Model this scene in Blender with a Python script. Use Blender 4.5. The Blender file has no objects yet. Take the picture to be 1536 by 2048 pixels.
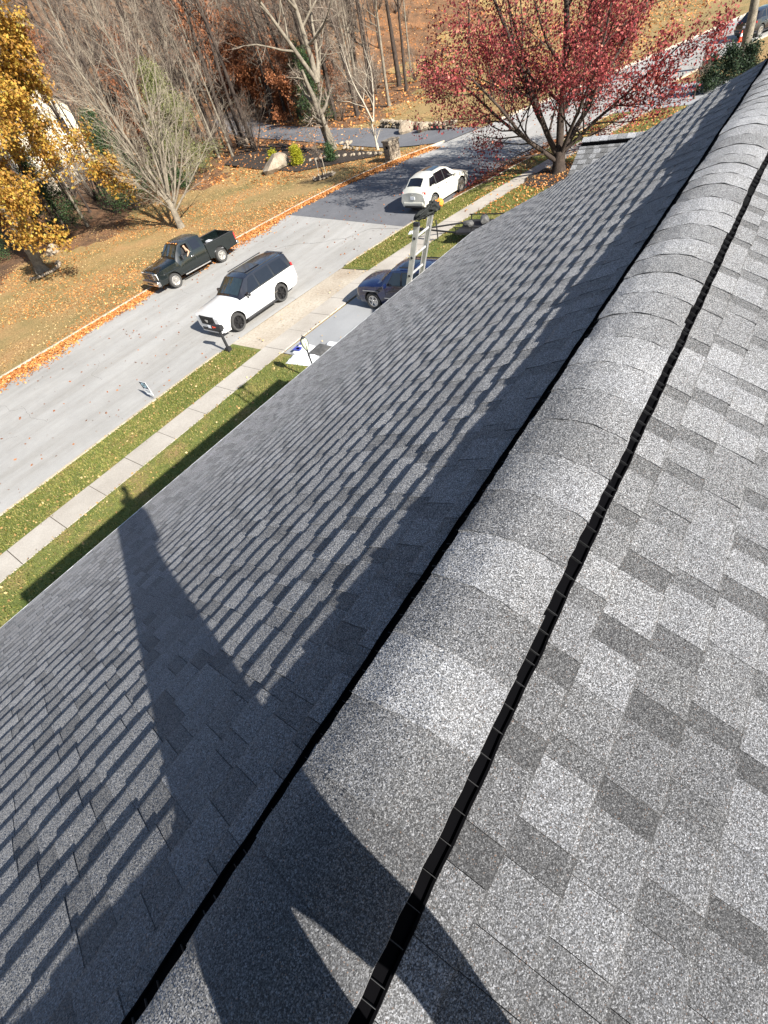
import bpy, bmesh, math, random
import numpy as np
from mathutils import Vector, Matrix, Euler
random.seed(7); rng = np.random.default_rng(7)
SC = bpy.context.scene
COL = SC.collection
R_ = math.radians
# ------------------------------------------------------------------ camera
CAMP = Vector((0.0, -0.3304, 1.12))
RC = ((0.54829606, -0.81118249, -0.20335778), (-0.69610487, -0.30792502, -0.64855238), (0.46347539, 0.49715706, -0.73350216))
FPX = 908.443
cd = bpy.data.cameras.new('camera'); cam = bpy.data.objects.new('camera', cd); COL.objects.link(cam)
cd.sensor_fit = 'HORIZONTAL'; cd.sensor_width = 36; cd.lens = FPX/1536*36
cd.clip_start = 0.02; cd.clip_end = 900
r_, d_, f_ = [Vector(v) for v in RC]
M = Matrix((r_, -d_, -f_)).transposed().to_4x4(); M.translation = CAMP
cam.matrix_world = M; SC.camera = cam
# ------------------------------------------------------------------ light
SUN = Vector((-0.31, -1.63, 1.0)).normalized()
w = bpy.data.worlds.new('World'); SC.world = w; w.use_nodes = True
nt = w.node_tree; bg = nt.nodes['Background']
sky = nt.nodes.new('ShaderNodeTexSky'); sky.sky_type = 'NISHITA'; sky.sun_disc = False
sky.sun_elevation = math.asin(SUN.z); sky.sun_rotation = math.atan2(SUN.x, SUN.y)
sky.air_density = 1.0; sky.dust_density = 0.6; sky.ozone_density = 1.0
nt.links.new(sky.outputs[0], bg.inputs[0]); bg.inputs[1].default_value = 0.065
sl = bpy.data.lights.new('sun', 'SUN'); sl.energy = 5.0; sl.angle = R_(0.53); sl.color = (1, 0.95, 0.87)
so = bpy.data.objects.new('sun', sl); COL.objects.link(so); so.rotation_euler = (-SUN).to_track_quat('-Z', 'Y').to_euler()
SC.view_settings.view_transform = 'Standard'; SC.view_settings.look = 'None'
SC.view_settings.gamma = 1; SC.view_settings.use_curve_mapping = False
SC.view_settings.exposure = 1.3
SC.render.engine = 'CYCLES'

# ------------------------------------------------------------------ helpers
def srgb(c):
    return tuple((x/12.92 if x <= 0.04045 else ((x+0.055)/1.055)**2.4) for x in c)
def tag(o, label=None, cat=None, group=None, kind=None):
    if label: o['label'] = label
    if cat: o['category'] = cat
    if group: o['group'] = group
    if kind: o['kind'] = kind
    return o
def empty(name, loc=(0, 0, 0), rz=0, parent=None):
    o = bpy.data.objects.new(name, None); COL.objects.link(o); o.location = loc; o.rotation_euler = (0, 0, rz)
    o.empty_display_size = 0.1
    if parent: o.parent = parent
    return o
def mesh_obj(name, V, F, m, parent=None, smooth=False, loc=None, mi=None):
    me = bpy.data.meshes.new(name); me.from_pydata([tuple(v) for v in V], [], [tuple(f) for f in F])
    for x in (m if isinstance(m, (list, tuple)) else [m]): me.materials.append(x)
    if mi is not None: me.polygons.foreach_set('material_index', np.array(mi, dtype=np.int32))
    if smooth: me.polygons.foreach_set('use_smooth', np.ones(len(me.polygons), bool))
    me.update()
    o = bpy.data.objects.new(name, me); COL.objects.link(o)
    if parent: o.parent = parent
    if loc: o.location = loc
    return o
def autosmooth(o, ang=35):
    o.data.polygons.foreach_set('use_smooth', np.ones(len(o.data.polygons), bool))
    o.data.set_sharp_from_angle(angle=R_(ang))
class MB:
    def __init__(s): s.V = []; s.F = []; s.M = []
    def add(s, V, F, mi=0):
        n = len(s.V); s.V += [tuple(v) for v in V]; s.F += [tuple(i+n for i in f) for f in F]; s.M += [mi]*len(F)
    def box(s, c, d, rz=0, mi=0, mat=None):
        x, y, z = d[0]/2, d[1]/2, d[2]/2
        P = [Vector((a*x, b*y, e*z)) for e in (-1, 1) for b in (-1, 1) for a in (-1, 1)]
        Rm = mat or Matrix.Rotation(rz, 3, 'Z'); P = [Rm @ p + Vector(c) for p in P]
        s.add(P, [(0, 2, 3, 1), (4, 5, 7, 6), (0, 1, 5, 4), (2, 6, 7, 3), (0, 4, 6, 2), (1, 3, 7, 5)], mi)
    def tube(s, pts, rad, n=6, cap=True, mi=0):
        pts = [Vector(p) for p in pts]
        if not isinstance(rad, (list, tuple)): rad = [rad]*len(pts)
        V = []; F = []; up = None
        for i, p in enumerate(pts):
            t = (pts[min(i+1, len(pts)-1)]-pts[max(i-1, 0)])
            t = t.normalized() if t.length > 1e-9 else Vector((0, 0, 1))
            if up is None: up = t.orthogonal().normalized()
            up = (up - t*up.dot(t)); up = up.normalized() if up.length > 1e-6 else t.orthogonal().normalized()
            b = t.cross(up)
            for k in range(n):
                a = 2*math.pi*k/n; V.append(p+(up*math.cos(a)+b*math.sin(a))*rad[i])
        for i in range(len(pts)-1):
            for k in range(n):
                a = i*n+k; b2 = i*n+(k+1) % n; F.append((a, b2, b2+n, a+n))
        if cap: F.append(tuple(range(n))[::-1]); F.append(tuple((len(pts)-1)*n+k for k in range(n)))
        s.add(V, F, mi)
    def lathe(s, prof, c=(0, 0, 0), axis='Z', n=24, mi=0):
        V = []; F = []
        for r, h in prof:
            for k in range(n):
                a = 2*math.pi*k/n; x, y = r*math.cos(a), r*math.sin(a)
                V.append(Vector((x, y, h) if axis == 'Z' else (x, h, y))+Vector(c))
        for i in range(len(prof)-1):
            for k in range(n):
                a = i*n+k; b = i*n+(k+1) % n; F.append((a, b, b+n, a+n))
        s.add(V, F, mi)
    def build(s, name, m, parent=None, smooth=False, auto=None, loc=None):
        o = mesh_obj(name, s.V, s.F, m, parent, smooth, loc, s.M if isinstance(m, (list, tuple)) else None)
        if auto: autosmooth(o, auto)
        return o
def quick(name, m, parent, fn, **k):
    b = MB(); fn(b); return b.build(name, m, parent, **k)

# ------------------------------------------------------------------ materials
def newmat(name):
    m = bpy.data.materials.new(name); m.use_nodes = True
    return m, m.node_tree, m.node_tree.nodes['Principled BSDF']
def ramp(nt, fac, stops, interp='LINEAR'):
    r = nt.nodes.new('ShaderNodeValToRGB'); e = r.color_ramp.elements; r.color_ramp.interpolation = interp
    while len(e) < len(stops): e.new(0.5)
    for el, (p, c) in zip(e, stops): el.position = p; el.color = (*c, 1)
    nt.links.new(fac, r.inputs[0]); return r.outputs[0]
def noise(nt, vec, scale, detail=4, rough=0.6):
    n = nt.nodes.new('ShaderNodeTexNoise'); n.inputs['Scale'].default_value = scale
    n.inputs['Detail'].default_value = detail; n.inputs['Roughness'].default_value = rough
    nt.links.new(vec, n.inputs['Vector']); return n.outputs['Fac']
def mixc(nt, fac, a, b, mode='MIX'):
    m = nt.nodes.new('ShaderNodeMix'); m.data_type = 'RGBA'; m.blend_type = mode
    for s, v in ((0, fac), (6, a), (7, b)):
        if hasattr(v, 'links') or hasattr(v, 'is_linked'): nt.links.new(v, m.inputs[s])
        elif s == 0: m.inputs[0].default_value = v
        else: m.inputs[s].default_value = (*v, 1)
    return m.outputs[2]
def objco(nt):
    t = nt.nodes.new('ShaderNodeTexCoord'); return t.outputs['Object']
def bump(nt, h, bs, strength=0.5, dist=0.01):
    b = nt.nodes.new('ShaderNodeBump'); b.inputs['Strength'].default_value = strength; b.inputs['Distance'].default_value = dist
    nt.links.new(h, b.inputs['Height']); nt.links.new(b.outputs[0], bs.inputs['Normal'])
def nmat(name, layers, rough=0.85, bmp=None, spec=0.3, metallic=0):
    """layers: [(scale, detail, stops)], the first gives the colour, further ones multiply"""
    m, nt, bs = newmat(name); co = objco(nt); col = None; last = None
    for sc, de, st in layers:
        f = noise(nt, co, sc, de); c = ramp(nt, f, st); last = f
        col = c if col is None else mixc(nt, 1.0, col, c, 'MULTIPLY')
    nt.links.new(col, bs.inputs['Base Color']); bs.inputs['Roughness'].default_value = rough
    bs.inputs['Specular IOR Level'].default_value = spec; bs.inputs['Metallic'].default_value = metallic
    if bmp: bump(nt, noise(nt, co, bmp[0], 3), bs, bmp[1], bmp[2])
    return m
def flat(name, c, rough=0.5, metallic=0, spec=0.5, coat=0, var=0.12, sc=6, trans=0):
    m, nt, bs = newmat(name); co = objco(nt)
    f = noise(nt, co, sc, 5); k = [tuple(x*(1-var) for x in c), tuple(min(1, x*(1+var)) for x in c)]
    nt.links.new(ramp(nt, f, [(0.35, k[0]), (0.65, k[1])]), bs.inputs['Base Color'])
    bs.inputs['Roughness'].default_value = rough; bs.inputs['Metallic'].default_value = metallic
    bs.inputs['Specular IOR Level'].default_value = spec; bs.inputs['Coat Weight'].default_value = coat
    bs.inputs['Coat Roughness'].default_value = 0.05; bs.inputs['Transmission Weight'].default_value = trans
    return m
def leafmat(name, stops, rough=0.6, trans=0.35):
    m, nt, bs = newmat(name); g = nt.nodes.new('ShaderNodeNewGeometry')
    c = ramp(nt, g.outputs['Random Per Island'], stops)
    nt.links.new(c, bs.inputs['Base Color']); bs.inputs['Roughness'].default_value = rough; bs.inputs['Specular IOR Level'].default_value = 0.25
    tr = nt.nodes.new('ShaderNodeBsdfTranslucent'); nt.links.new(c, tr.inputs[0])
    mx = nt.nodes.new('ShaderNodeMixShader'); mx.inputs[0].default_value = trans
    out = nt.nodes['Material Output']
    nt.links.new(bs.outputs[0], mx.inputs[1]); nt.links.new(tr.outputs[0], mx.inputs[2]); nt.links.new(mx.outputs[0], out.inputs[0])
    return m
def shinglemat(name, tint=(1, 1, 1), gain=1.0):
    m, nt, bs = newmat(name); co = objco(nt)
    vo = nt.nodes.new('ShaderNodeTexVoronoi'); vo.inputs['Scale'].default_value = 500; nt.links.new(co, vo.inputs['Vector'])
    sep = nt.nodes.new('ShaderNodeSeparateColor'); nt.links.new(vo.outputs['Color'], sep.inputs[0])
    n1 = noise(nt, co, 230, 2, 0.7)
    n2 = noise(nt, co, 5, 4, 0.6)
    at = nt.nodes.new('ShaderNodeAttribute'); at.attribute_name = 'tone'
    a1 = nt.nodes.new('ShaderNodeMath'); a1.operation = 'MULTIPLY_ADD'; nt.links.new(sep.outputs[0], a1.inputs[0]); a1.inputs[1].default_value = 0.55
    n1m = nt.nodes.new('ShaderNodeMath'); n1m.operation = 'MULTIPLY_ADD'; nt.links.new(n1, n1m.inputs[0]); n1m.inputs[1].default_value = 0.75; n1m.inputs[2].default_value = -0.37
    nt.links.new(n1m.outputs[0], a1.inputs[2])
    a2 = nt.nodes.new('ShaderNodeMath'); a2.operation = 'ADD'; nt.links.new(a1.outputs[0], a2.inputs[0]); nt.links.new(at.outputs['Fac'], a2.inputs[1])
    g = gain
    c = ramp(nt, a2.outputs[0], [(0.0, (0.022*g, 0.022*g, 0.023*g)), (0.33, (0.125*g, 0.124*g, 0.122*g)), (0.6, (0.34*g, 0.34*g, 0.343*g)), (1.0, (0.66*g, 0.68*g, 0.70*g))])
    c = mixc(nt, 1.0, c, ramp(nt, n2, [(0.3, (0.86, 0.86, 0.87)), (0.7, (1.0, 0.99, 0.97))]), 'MULTIPLY')
    # a few rusty granules
    c = mixc(nt, ramp(nt, sep.outputs[1], [(0.985, (0, 0, 0)), (0.99, (1, 1, 1))]), c, (0.25, 0.16, 0.11))
    c = mixc(nt, 1.0, c, tint, 'MULTIPLY')
    nt.links.new(c, bs.inputs['Base Color']); bs.inputs['Roughness'].default_value = 0.9; bs.inputs['Specular IOR Level'].default_value = 0.25
    bs.inputs['Diffuse Roughness'].default_value = 1.0
    bs.inputs['Sheen Weight'].default_value = 0.2; bs.inputs['Sheen Roughness'].default_value = 0.6
    # each granule has its own facing
    ge = nt.nodes.new('ShaderNodeNewGeometry')
    v1 = nt.nodes.new('ShaderNodeVectorMath'); v1.operation = 'SUBTRACT'; nt.links.new(vo.outputs['Color'], v1.inputs[0]); v1.inputs[1].default_value = (.5, .5, .5)
    v2 = nt.nodes.new('ShaderNodeVectorMath'); v2.operation = 'MULTIPLY_ADD'; nt.links.new(v1.outputs[0], v2.inputs[0]); v2.inputs[1].default_value = (1.1, 1.1, 1.1); nt.links.new(ge.outputs['Normal'], v2.inputs[2])
    v3 = nt.nodes.new('ShaderNodeVectorMath'); v3.operation = 'NORMALIZE'; nt.links.new(v2.outputs[0], v3.inputs[0]); nt.links.new(v3.outputs[0], bs.inputs['Normal'])
    return m
MT = {}
MT['shingle'] = shinglemat('asphalt_shingle', gain=1.15, tint=(.965, .985, 1.03))
MT['deck'] = flat('roof_underlay', (0.02, 0.02, 0.022), 0.9)
MT['black'] = flat('black_plastic', (0.0022, 0.0022, 0.0027), 0.95, spec=0.02)
MT['fin'] = flat('worn_plastic_fins', (0.012, 0.0125, 0.014), 0.8, var=.6, sc=9)
MT['lip'] = flat('plastic_lip', (0.07, 0.07, 0.075), 0.5)
MT['whitealu'] = flat('white_aluminium', (0.8, 0.8, 0.78), 0.4)
MT['siding'] = nmat('siding', [(3, 3, [(0.3, (0.5, 0.47, 0.4)), (0.7, (0.56, 0.53, 0.46))])])
MT['asph_old'] = nmat('old_asphalt', [(0.22, 5, [(0.3, (0.36, 0.352, 0.336)), (0.7, (0.44, 0.43, 0.41))]), (3.0, 5, [(0.35, (0.93, 0.93, 0.93)), (0.65, (1, 1, 1))]), (45, 4, [(0.3, (0.72, 0.72, 0.72)), (0.6, (1, 1, 1))])], 0.9, (60, 0.4, 0.01))
def streak(m, sc, lo):
    nt = m.node_tree; bs = nt.nodes['Principled BSDF']; lk = bs.inputs['Base Color'].links[0].from_socket
    mp = nt.nodes.new('ShaderNodeMapping'); mp.inputs['Scale'].default_value = sc; nt.links.new(objco(nt), mp.inputs[0])
    c = ramp(nt, noise(nt, mp.outputs[0], 1.0, 6, .65), [(0.36, (lo, lo*.985, lo*.96)), (0.6, (1, 1, 1))]); nt.links.new(mixc(nt, 1.0, lk, c, 'MULTIPLY'), bs.inputs['Base Color'])
streak(MT['asph_old'], (.09, .9, 1), .84)
MT['asph_new'] = nmat('newer_asphalt', [(0.3, 5, [(0.3, (0.13, 0.133, 0.145)), (0.7, (0.17, 0.172, 0.185))]), (2.0, 5, [(0.35, (0.88, 0.88, 0.88)), (0.65, (1, 1, 1))]), (60, 4, [(0.3, (0.75, 0.75, 0.75)), (0.6, (1, 1, 1))])], 0.85, (60, 0.4, 0.01))
MT['asph_drive'] = nmat('driveway_asphalt', [(0.5, 5, [(0.3, (0.27, 0.275, 0.28)), (0.7, (0.34, 0.345, 0.35))]), (50, 4, [(0.3, (0.8, 0.8, 0.8)), (0.6, (1, 1, 1))])], 0.9, (60, 0.4, 0.01))
MT['conc'] = nmat('sidewalk_concrete', [(0.6, 5, [(0.3, (0.36, 0.325, 0.28)), (0.7, (0.47, 0.435, 0.385))]), (22, 5, [(0.3, (0.8, 0.8, 0.8)), (0.65, (1, 1, 1))])], 0.9, (50, 0.3, 0.01))
MT['apron'] = nmat('apron_concrete', [(0.5, 6, [(0.3, (0.36, 0.30, 0.23)), (0.7, (0.50, 0.45, 0.37))]), (9, 5, [(0.3, (0.72, 0.7, 0.68)), (0.6, (1, 1, 1))])], 0.9, (40, 0.3, 0.01))
MT['kerb'] = nmat('kerb_concrete', [(2, 4, [(0.3, (0.34, 0.29, 0.22)), (0.7, (0.48, 0.42, 0.33))])], 0.9, (30, 0.3, 0.01))
MT['joint'] = flat('joint_dirt', (0.09, 0.07, 0.05), 0.95)
MT['greenlawn'] = nmat('green_lawn', [(0.8, 5, [(0.3, (0.10, 0.14, 0.03)), (0.52, (0.17, 0.185, 0.05)), (0.7, (0.30, 0.215, 0.09))]), (18, 5, [(0.25, (0.55, 0.55, 0.5)), (0.6, (1, 1, 1))])], 0.95, (25, 0.8, 0.05))
MT['farlawn'] = nmat('leafy_lawn', [(0.35, 6, [(0.3, (0.20, 0.17, 0.065)), (0.48, (0.33, 0.235, 0.10)), (0.7, (0.42, 0.255, 0.115))]), (10, 6, [(0.3, (0.5, 0.48, 0.42)), (0.62, (1.0, 1.0, 1.0))])], 0.95, (14, 0.8, 0.06))
MT['litter'] = nmat('woodland_litter', [(0.5, 6, [(0.3, (0.10, 0.06, 0.035)), (0.5, (0.21, 0.115, 0.06)), (0.72, (0.32, 0.155, 0.07))]), (7, 6, [(0.32, (0.35, 0.33, 0.3)), (0.62, (1.0, 1.0, 1.0))])], 0.95, (10, 0.9, 0.08))
MT['mulch'] = nmat('dark_mulch', [(6, 6, [(0.3, (0.018, 0.014, 0.012)), (0.7, (0.06, 0.045, 0.035))])], 0.95, (20, 0.9, 0.05))
MT['bark'] = nmat('grey_bark', [(3, 6, [(0.3, (0.13, 0.11, 0.085)), (0.7, (0.30, 0.26, 0.2))]), (25, 4, [(0.35, (0.55, 0.55, 0.55)), (0.6, (1, 1, 1))])], 0.95, (18, 0.8, 0.03))
MT['barkdark'] = nmat('dark_bark', [(3, 6, [(0.3, (0.03, 0.022, 0.018)), (0.7, (0.085, 0.063, 0.05))]), (25, 4, [(0.35, (0.5, 0.5, 0.5)), (0.6, (1, 1, 1))])], 0.95, (18, 0.8, 0.03))
MT['barkpale'] = nmat('pale_bark', [(2, 6, [(0.3, (0.30, 0.26, 0.20)), (0.7, (0.46, 0.41, 0.33))])], 0.95, (18, 0.6, 0.02))
MT['twig'] = nmat('grey_twigs', [(2, 3, [(0.3, (0.12, 0.095, 0.075)), (0.7, (0.24, 0.195, 0.155))])], 0.95)
MT['twigtan'] = nmat('tan_twigs', [(2, 3, [(0.3, (0.20, 0.17, 0.13)), (0.7, (0.36, 0.31, 0.24))])], 0.95)
MT['leafred'] = leafmat('crimson_leaves', [(0, (0.05, 0.008, 0.012)), (0.35, (0.20, 0.03, 0.036)), (0.8, (0.42, 0.085, 0.085)), (0.98, (0.55, 0.22, 0.16))])
MT['leafyel'] = leafmat('golden_leaves', [(0, (0.16, 0.08, 0.025)), (0.3, (0.40, 0.21, 0.04)), (0.6, (0.54, 0.32, 0.06)), (0.85, (0.40, 0.34, 0.07)), (1, (0.50, 0.24, 0.07))])
MT['leaforange'] = leafmat('orange_leaves', [(0, (0.28, 0.10, 0.03)), (0.5, (0.48, 0.19, 0.05)), (0.85, (0.62, 0.30, 0.10)), (1, (0.7, 0.42, 0.2))], trans=0.1)
MT['leafbrown'] = leafmat('russet_leaves', [(0, (0.13, 0.055, 0.03)), (0.5, (0.32, 0.12, 0.05)), (1, (0.46, 0.2, 0.09))])
MT['leaflawn'] = leafmat('fallen_tan_leaves', [(0, (0.24, 0.14, 0.055)), (0.5, (0.42, 0.26, 0.10)), (1, (0.56, 0.42, 0.22))], trans=0.1)
MT['leafgreen'] = leafmat('evergreen_needles', [(0, (0.012, 0.03, 0.014)), (0.5, (0.035, 0.07, 0.025)), (1, (0.08, 0.12, 0.04))], trans=0.15)
MT['leafdark'] = leafmat('dark_needles', [(0, (0.006, 0.014, 0.008)), (0.6, (0.02, 0.038, 0.018)), (1, (0.045, 0.07, 0.03))], trans=0.1)
MT['leafolive'] = leafmat('olive_needles', [(0, (0.07, 0.085, 0.03)), (0.5, (0.15, 0.165, 0.06)), (1, (0.24, 0.24, 0.10))], trans=0.2)
MT['leaflime'] = leafmat('lime_leaves', [(0, (0.16, 0.18, 0.01)), (0.5, (0.34, 0.34, 0.02)), (1, (0.5, 0.46, 0.05))])
MT['grass'] = leafmat('grass_blades', [(0, (0.06, 0.085, 0.015)), (0.4, (0.15, 0.17, 0.035)), (0.75, (0.27, 0.26, 0.07)), (1, (0.40, 0.30, 0.13))], trans=0.25)
MT['stone'] = nmat('field_stone', [(1.5, 6, [(0.3, (0.22, 0.17, 0.12)), (0.7, (0.40, 0.34, 0.26))]), (12, 5, [(0.3, (0.6, 0.6, 0.6)), (0.6, (1, 1, 1))])], 0.9, (10, 0.7, 0.03))
MT['stucco'] = nmat('cream_stucco', [(2, 5, [(0.3, (0.72, 0.64, 0.5)), (0.7, (0.8, 0.72, 0.58))])], 0.9)
MT['roofdark'] = nmat('brown_roof', [(1, 5, [(0.3, (0.07, 0.055, 0.05)), (0.7, (0.12, 0.1, 0.09))]), (20, 4, [(0.3, (0.6, 0.6, 0.6)), (0.6, (1, 1, 1))])], 0.9)
MT['whitepaint'] = flat('white_car_paint', (0.62, 0.62, 0.62), 0.25, coat=1, var=0.02)
MT['pearl'] = flat('pearl_white_car_paint', (0.60, 0.59, 0.52), 0.3, coat=1, var=0.04)
MT['blackpaint'] = flat('black_gloss_paint', (0.012, 0.012, 0.016), 0.2, coat=1, var=0.1)
MT['greenpaint'] = flat('dark_green_car_paint', (0.003, 0.006, 0.006), 0.25, coat=1, var=0.15)
MT['bluepaint'] = flat('navy_car_paint', (0.003, 0.008, 0.045), 0.22, coat=1, var=0.1)
MT['glass'] = flat('car_glass', (0.02, 0.03, 0.03), 0.06, spec=1.0, coat=1, var=0.2)
MT['glasstint'] = flat('tinted_glass', (0.006, 0.006, 0.008), 0.08, spec=0.8, coat=0.6, var=0.1)
MT['tyre'] = nmat('tyre_rubber', [(20, 3, [(0.3, (0.03, 0.03, 0.03)), (0.7, (0.06, 0.058, 0.055))])], 0.85)
MT['chrome'] = flat('chrome', (0.62, 0.61, 0.6), 0.22, metallic=1, var=0.1)
MT['alloy'] = flat('alloy', (0.6, 0.58, 0.55), 0.35, metallic=0.9, var=0.1)
MT['darkalloy'] = flat('dark_alloy', (0.03, 0.03, 0.032), 0.35, metallic=0.6)
MT['trim'] = flat('black_trim', (0.018, 0.018, 0.02), 0.6)
MT['greytrim'] = flat('grey_cladding', (0.16, 0.16, 0.165), 0.6)
MT['redlamp'] = flat('red_lamp', (0.5, 0.02, 0.02), 0.15, coat=1)
MT['clearlamp'] = flat('clear_lamp', (0.75, 0.76, 0.74), 0.12, spec=1, coat=1)
MT['amber'] = flat('amber_lamp', (0.7, 0.25, 0.03), 0.2, coat=1)
MT['alu'] = flat('ladder_aluminium', (0.62, 0.61, 0.58), 0.42, metallic=0.55, var=0.15)
MT['orange'] = flat('orange_fabric', (0.75, 0.22, 0.02), 0.7)
MT['conered'] = flat('cone_red', (0.8, 0.08, 0.03), 0.5)
MT['white'] = flat('white_plastic', (0.8, 0.82, 0.84), 0.4, var=0.05)
MT['bagblue'] = flat('blue_print', (0.05, 0.06, 0.32), 0.4)
MT['cloth'] = flat('black_cloth', (0.02, 0.022, 0.02), 0.9, var=0.4, sc=20)
MT['greystuff'] = flat('grey_sacks', (0.08, 0.078, 0.075), 0.7, var=0.3)
MT['navyprint'] = flat('navy_print', (0.025, 0.035, 0.055), 0.5)
MT['skyprint'] = flat('light_blue_print', (0.26, 0.40, 0.46), 0.5, var=0.3)
MT['skin'] = flat('skin', (0.5, 0.3, 0.2), 0.6); MT['jean'] = flat('denim', (0.05, 0.07, 0.13), 0.9)
MT['hoodie'] = flat('grey_hoodie', (0.12, 0.12, 0.13), 0.95); MT['hair'] = flat('dark_hair', (0.03, 0.02, 0.015), 0.7)
MT['lantern'] = flat('lantern_glass', (0.62, 0.66, 0.5), 0.2, coat=1, var=0.25, sc=20)

def proj(P):
    c = Vector(P)-CAMP; z = f_.dot(c)
    if z < 0.03: return None
    return 768+FPX*r_.dot(c)/z, 1024+FPX*d_.dot(c)/z, z

# ------------------------------------------------------------------ terrain and roads
FX = [-200, 22, 30, 33, 37.5, 42.5, 68, 81, 110, 200]; FY = [30, 30, 28.9, 28, 26.6, 24.1, 12.8, 8, -5, -45]
G0 = -7.8
def TZ(x, y):
    d = y-np.interp(x, FX, FY)-8
    if d <= 0: return G0
    z = G0+.03*d
    if d > 35: z += .27*(d-35)*min(1, (d-35)/30)
    return min(z, 34)
def build_ground():
    xs = np.concatenate([np.arange(-90, -20, 5), np.arange(-20, 125, 1.0), np.arange(125, 420, 8)])
    ys = np.concatenate([np.arange(-120, 25, 5), np.arange(25, 110, 1.0), np.arange(110, 420, 8)])
    V = []; F = []; mi = []
    for y in ys:
        for x in xs:
            z = TZ(x, y); d = y-np.interp(x, FX, FY)
            if d > 22 and not (40 < x < 64 and y < 72): z += 0.12*math.sin(x*0.7+y*0.3)*math.cos(y*0.5)+0.05*rng.standard_normal()
            V.append((x, y, z-0.02))
    nx = len(xs)
    for j in range(len(ys)-1):
        for i in range(nx-1):
            F.append((j*nx+i, j*nx+i+1, (j+1)*nx+i+1, (j+1)*nx+i))
            x, y = xs[i], ys[j]
            wood = (y > 48+3*math.sin(x*.5) and x < 44) or (x >= 44 and x < 72 and y > 39+2*math.sin(x*.9)) or (x >= 72 and y > 52+4*math.sin(x*.4))
            mi.append(1 if wood else 0)
    o = mesh_obj('ground', V, F, [MT['farlawn'], MT['litter']], mi=mi, smooth=True); tag(o, kind='structure')
build_ground()
def catm(P, n=8):
    P = [np.array(p, float) for p in P]; out = []
    for i in range(len(P)-1):
        a, b, c, d = P[max(i-1, 0)], P[i], P[i+1], P[min(i+2, len(P)-1)]
        for k in range(n):
            t = k/n; out.append(0.5*((2*b)+(-a+c)*t+(2*a-5*b+4*c-d)*t*t+(-a+3*b-3*c+d)*t**3))
    out.append(P[-1]); return out
def strip(name, A, B, m, lift, kind='structure', follow=False):
    V = []; F = []
    for a, b in zip(A, B):
        for p in (a, b): V.append((p[0], p[1], (TZ(p[0], p[1]) if follow else G0)+lift))
    for i in range(len(A)-1): F.append((2*i, 2*i+2, 2*i+3, 2*i+1))
    o = mesh_obj(name, V, F, m)
    if kind: tag(o, kind=kind)
    return o
NEAR = [(-60, 18.2), (-20, 18.2), (0, 18.2), (10, 18.2), (18, 17.75), (24.6, 16.95), (27.9, 16.3), (33.9, 14.7), (40, 13.0), (48, 10.9), (56, 8.4), (66, 5), (76, 1.3), (100, -8)]
FAR = [(-60, 30), (-20, 30), (0, 30), (11, 30), (20, 30), (27, 29.3), (31, 28.7), (37, 27), (42.5, 24.1), (52.5, 19.3), (61, 15.8), (70, 12.2), (81.4, 8), (106, -2)]
NR, FR = catm(NEAR, 8), catm(FAR, 8)
strip('road', NR, FR, MT['asph_old'], 0.0)
# darker newer paving between two cross seams
sub = [i for i, (a, b) in enumerate(zip(NR, FR)) if 24.4 < a[0] < 36.5]
strip('road_patch', [NR[i] for i in sub], [FR[i] for i in sub], MT['asph_new'], 0.004)
def poly(name, pts, m, lift, th=0, kind='structure', label=None, parent=None, follow=False):
    bm = bmesh.new(); vs = [bm.verts.new((p[0], p[1], (TZ(*p) if follow else G0)+lift)) for p in pts]
    f = bm.faces.new(vs)
    if f.normal.z < 0: bmesh.ops.reverse_faces(bm, faces=[f])
    if th:
        r = bmesh.ops.extrude_face_region(bm, geom=[f]); 
        for v in [g for g in r['geom'] if isinstance(g, bmesh.types.BMVert)]: v.co.z += th
    bmesh.ops.triangulate(bm, faces=[g for g in bm.faces if len(g.verts) > 4])
    bmesh.ops.recalc_face_normals(bm, faces=bm.faces)
    me = bpy.data.meshes.new(name); bm.to_mesh(me); bm.free(); me.materials.append(m)
    o = bpy.data.objects.new(name, me); COL.objects.link(o)
    if parent: o.parent = parent
    if kind: tag(o, kind=kind)
    return o
def sidey(x):   # near edge of the sidewalk
    return float(np.interp(x, [-60, 12, 18, 21.6, 25.5, 30.6, 36, 42, 50], [14.85, 14.85, 14.6, 14.1, 13.6, 12.55, 11.2, 9.6, 7.4]))
def neary(x): return float(np.interp(x, [p[0] for p in NR], [p[1] for p in NR]))
LH = 0.06   # lawns stand a little above the paving
xs = list(np.arange(-30, 11.2, 1.5))+[11.2]
strip('verge', [(x, sidey(x)+1.2) for x in xs], [(x, neary(x)-0.14) for x in xs], MT['greenlawn'], LH)
xs2 = list(np.arange(19.0, 50, 1.5))
strip('verge_beyond', [(x, sidey(x)+1.2) for x in xs2], [(x, neary(x)-0.14) for x in xs2], MT['greenlawn'], LH)
strip('front_lawn', [(x, -12) for x in xs], [(x, sidey(x)-0.03) for x in xs], MT['greenlawn'], LH)
strip('side_lawn', [(x, -12) for x in xs2], [(x, sidey(x)-0.03) for x in xs2], MT['greenlawn'], LH)
strip('driveway', [(11.3, 0), (18.9, 0)], [(11.3, 14.8), (18.9, 14.45)], MT['asph_drive'], 0.02)
strip('apron', [(10.9, 16.08), (12.4, 16.05), (18.0, 15.8), (19.3, 15.6)], [(10.6, 18.2), (12.4, 18.05), (18.0, 17.7), (19.8, 17.5)], MT['apron'], 0.02)
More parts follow.
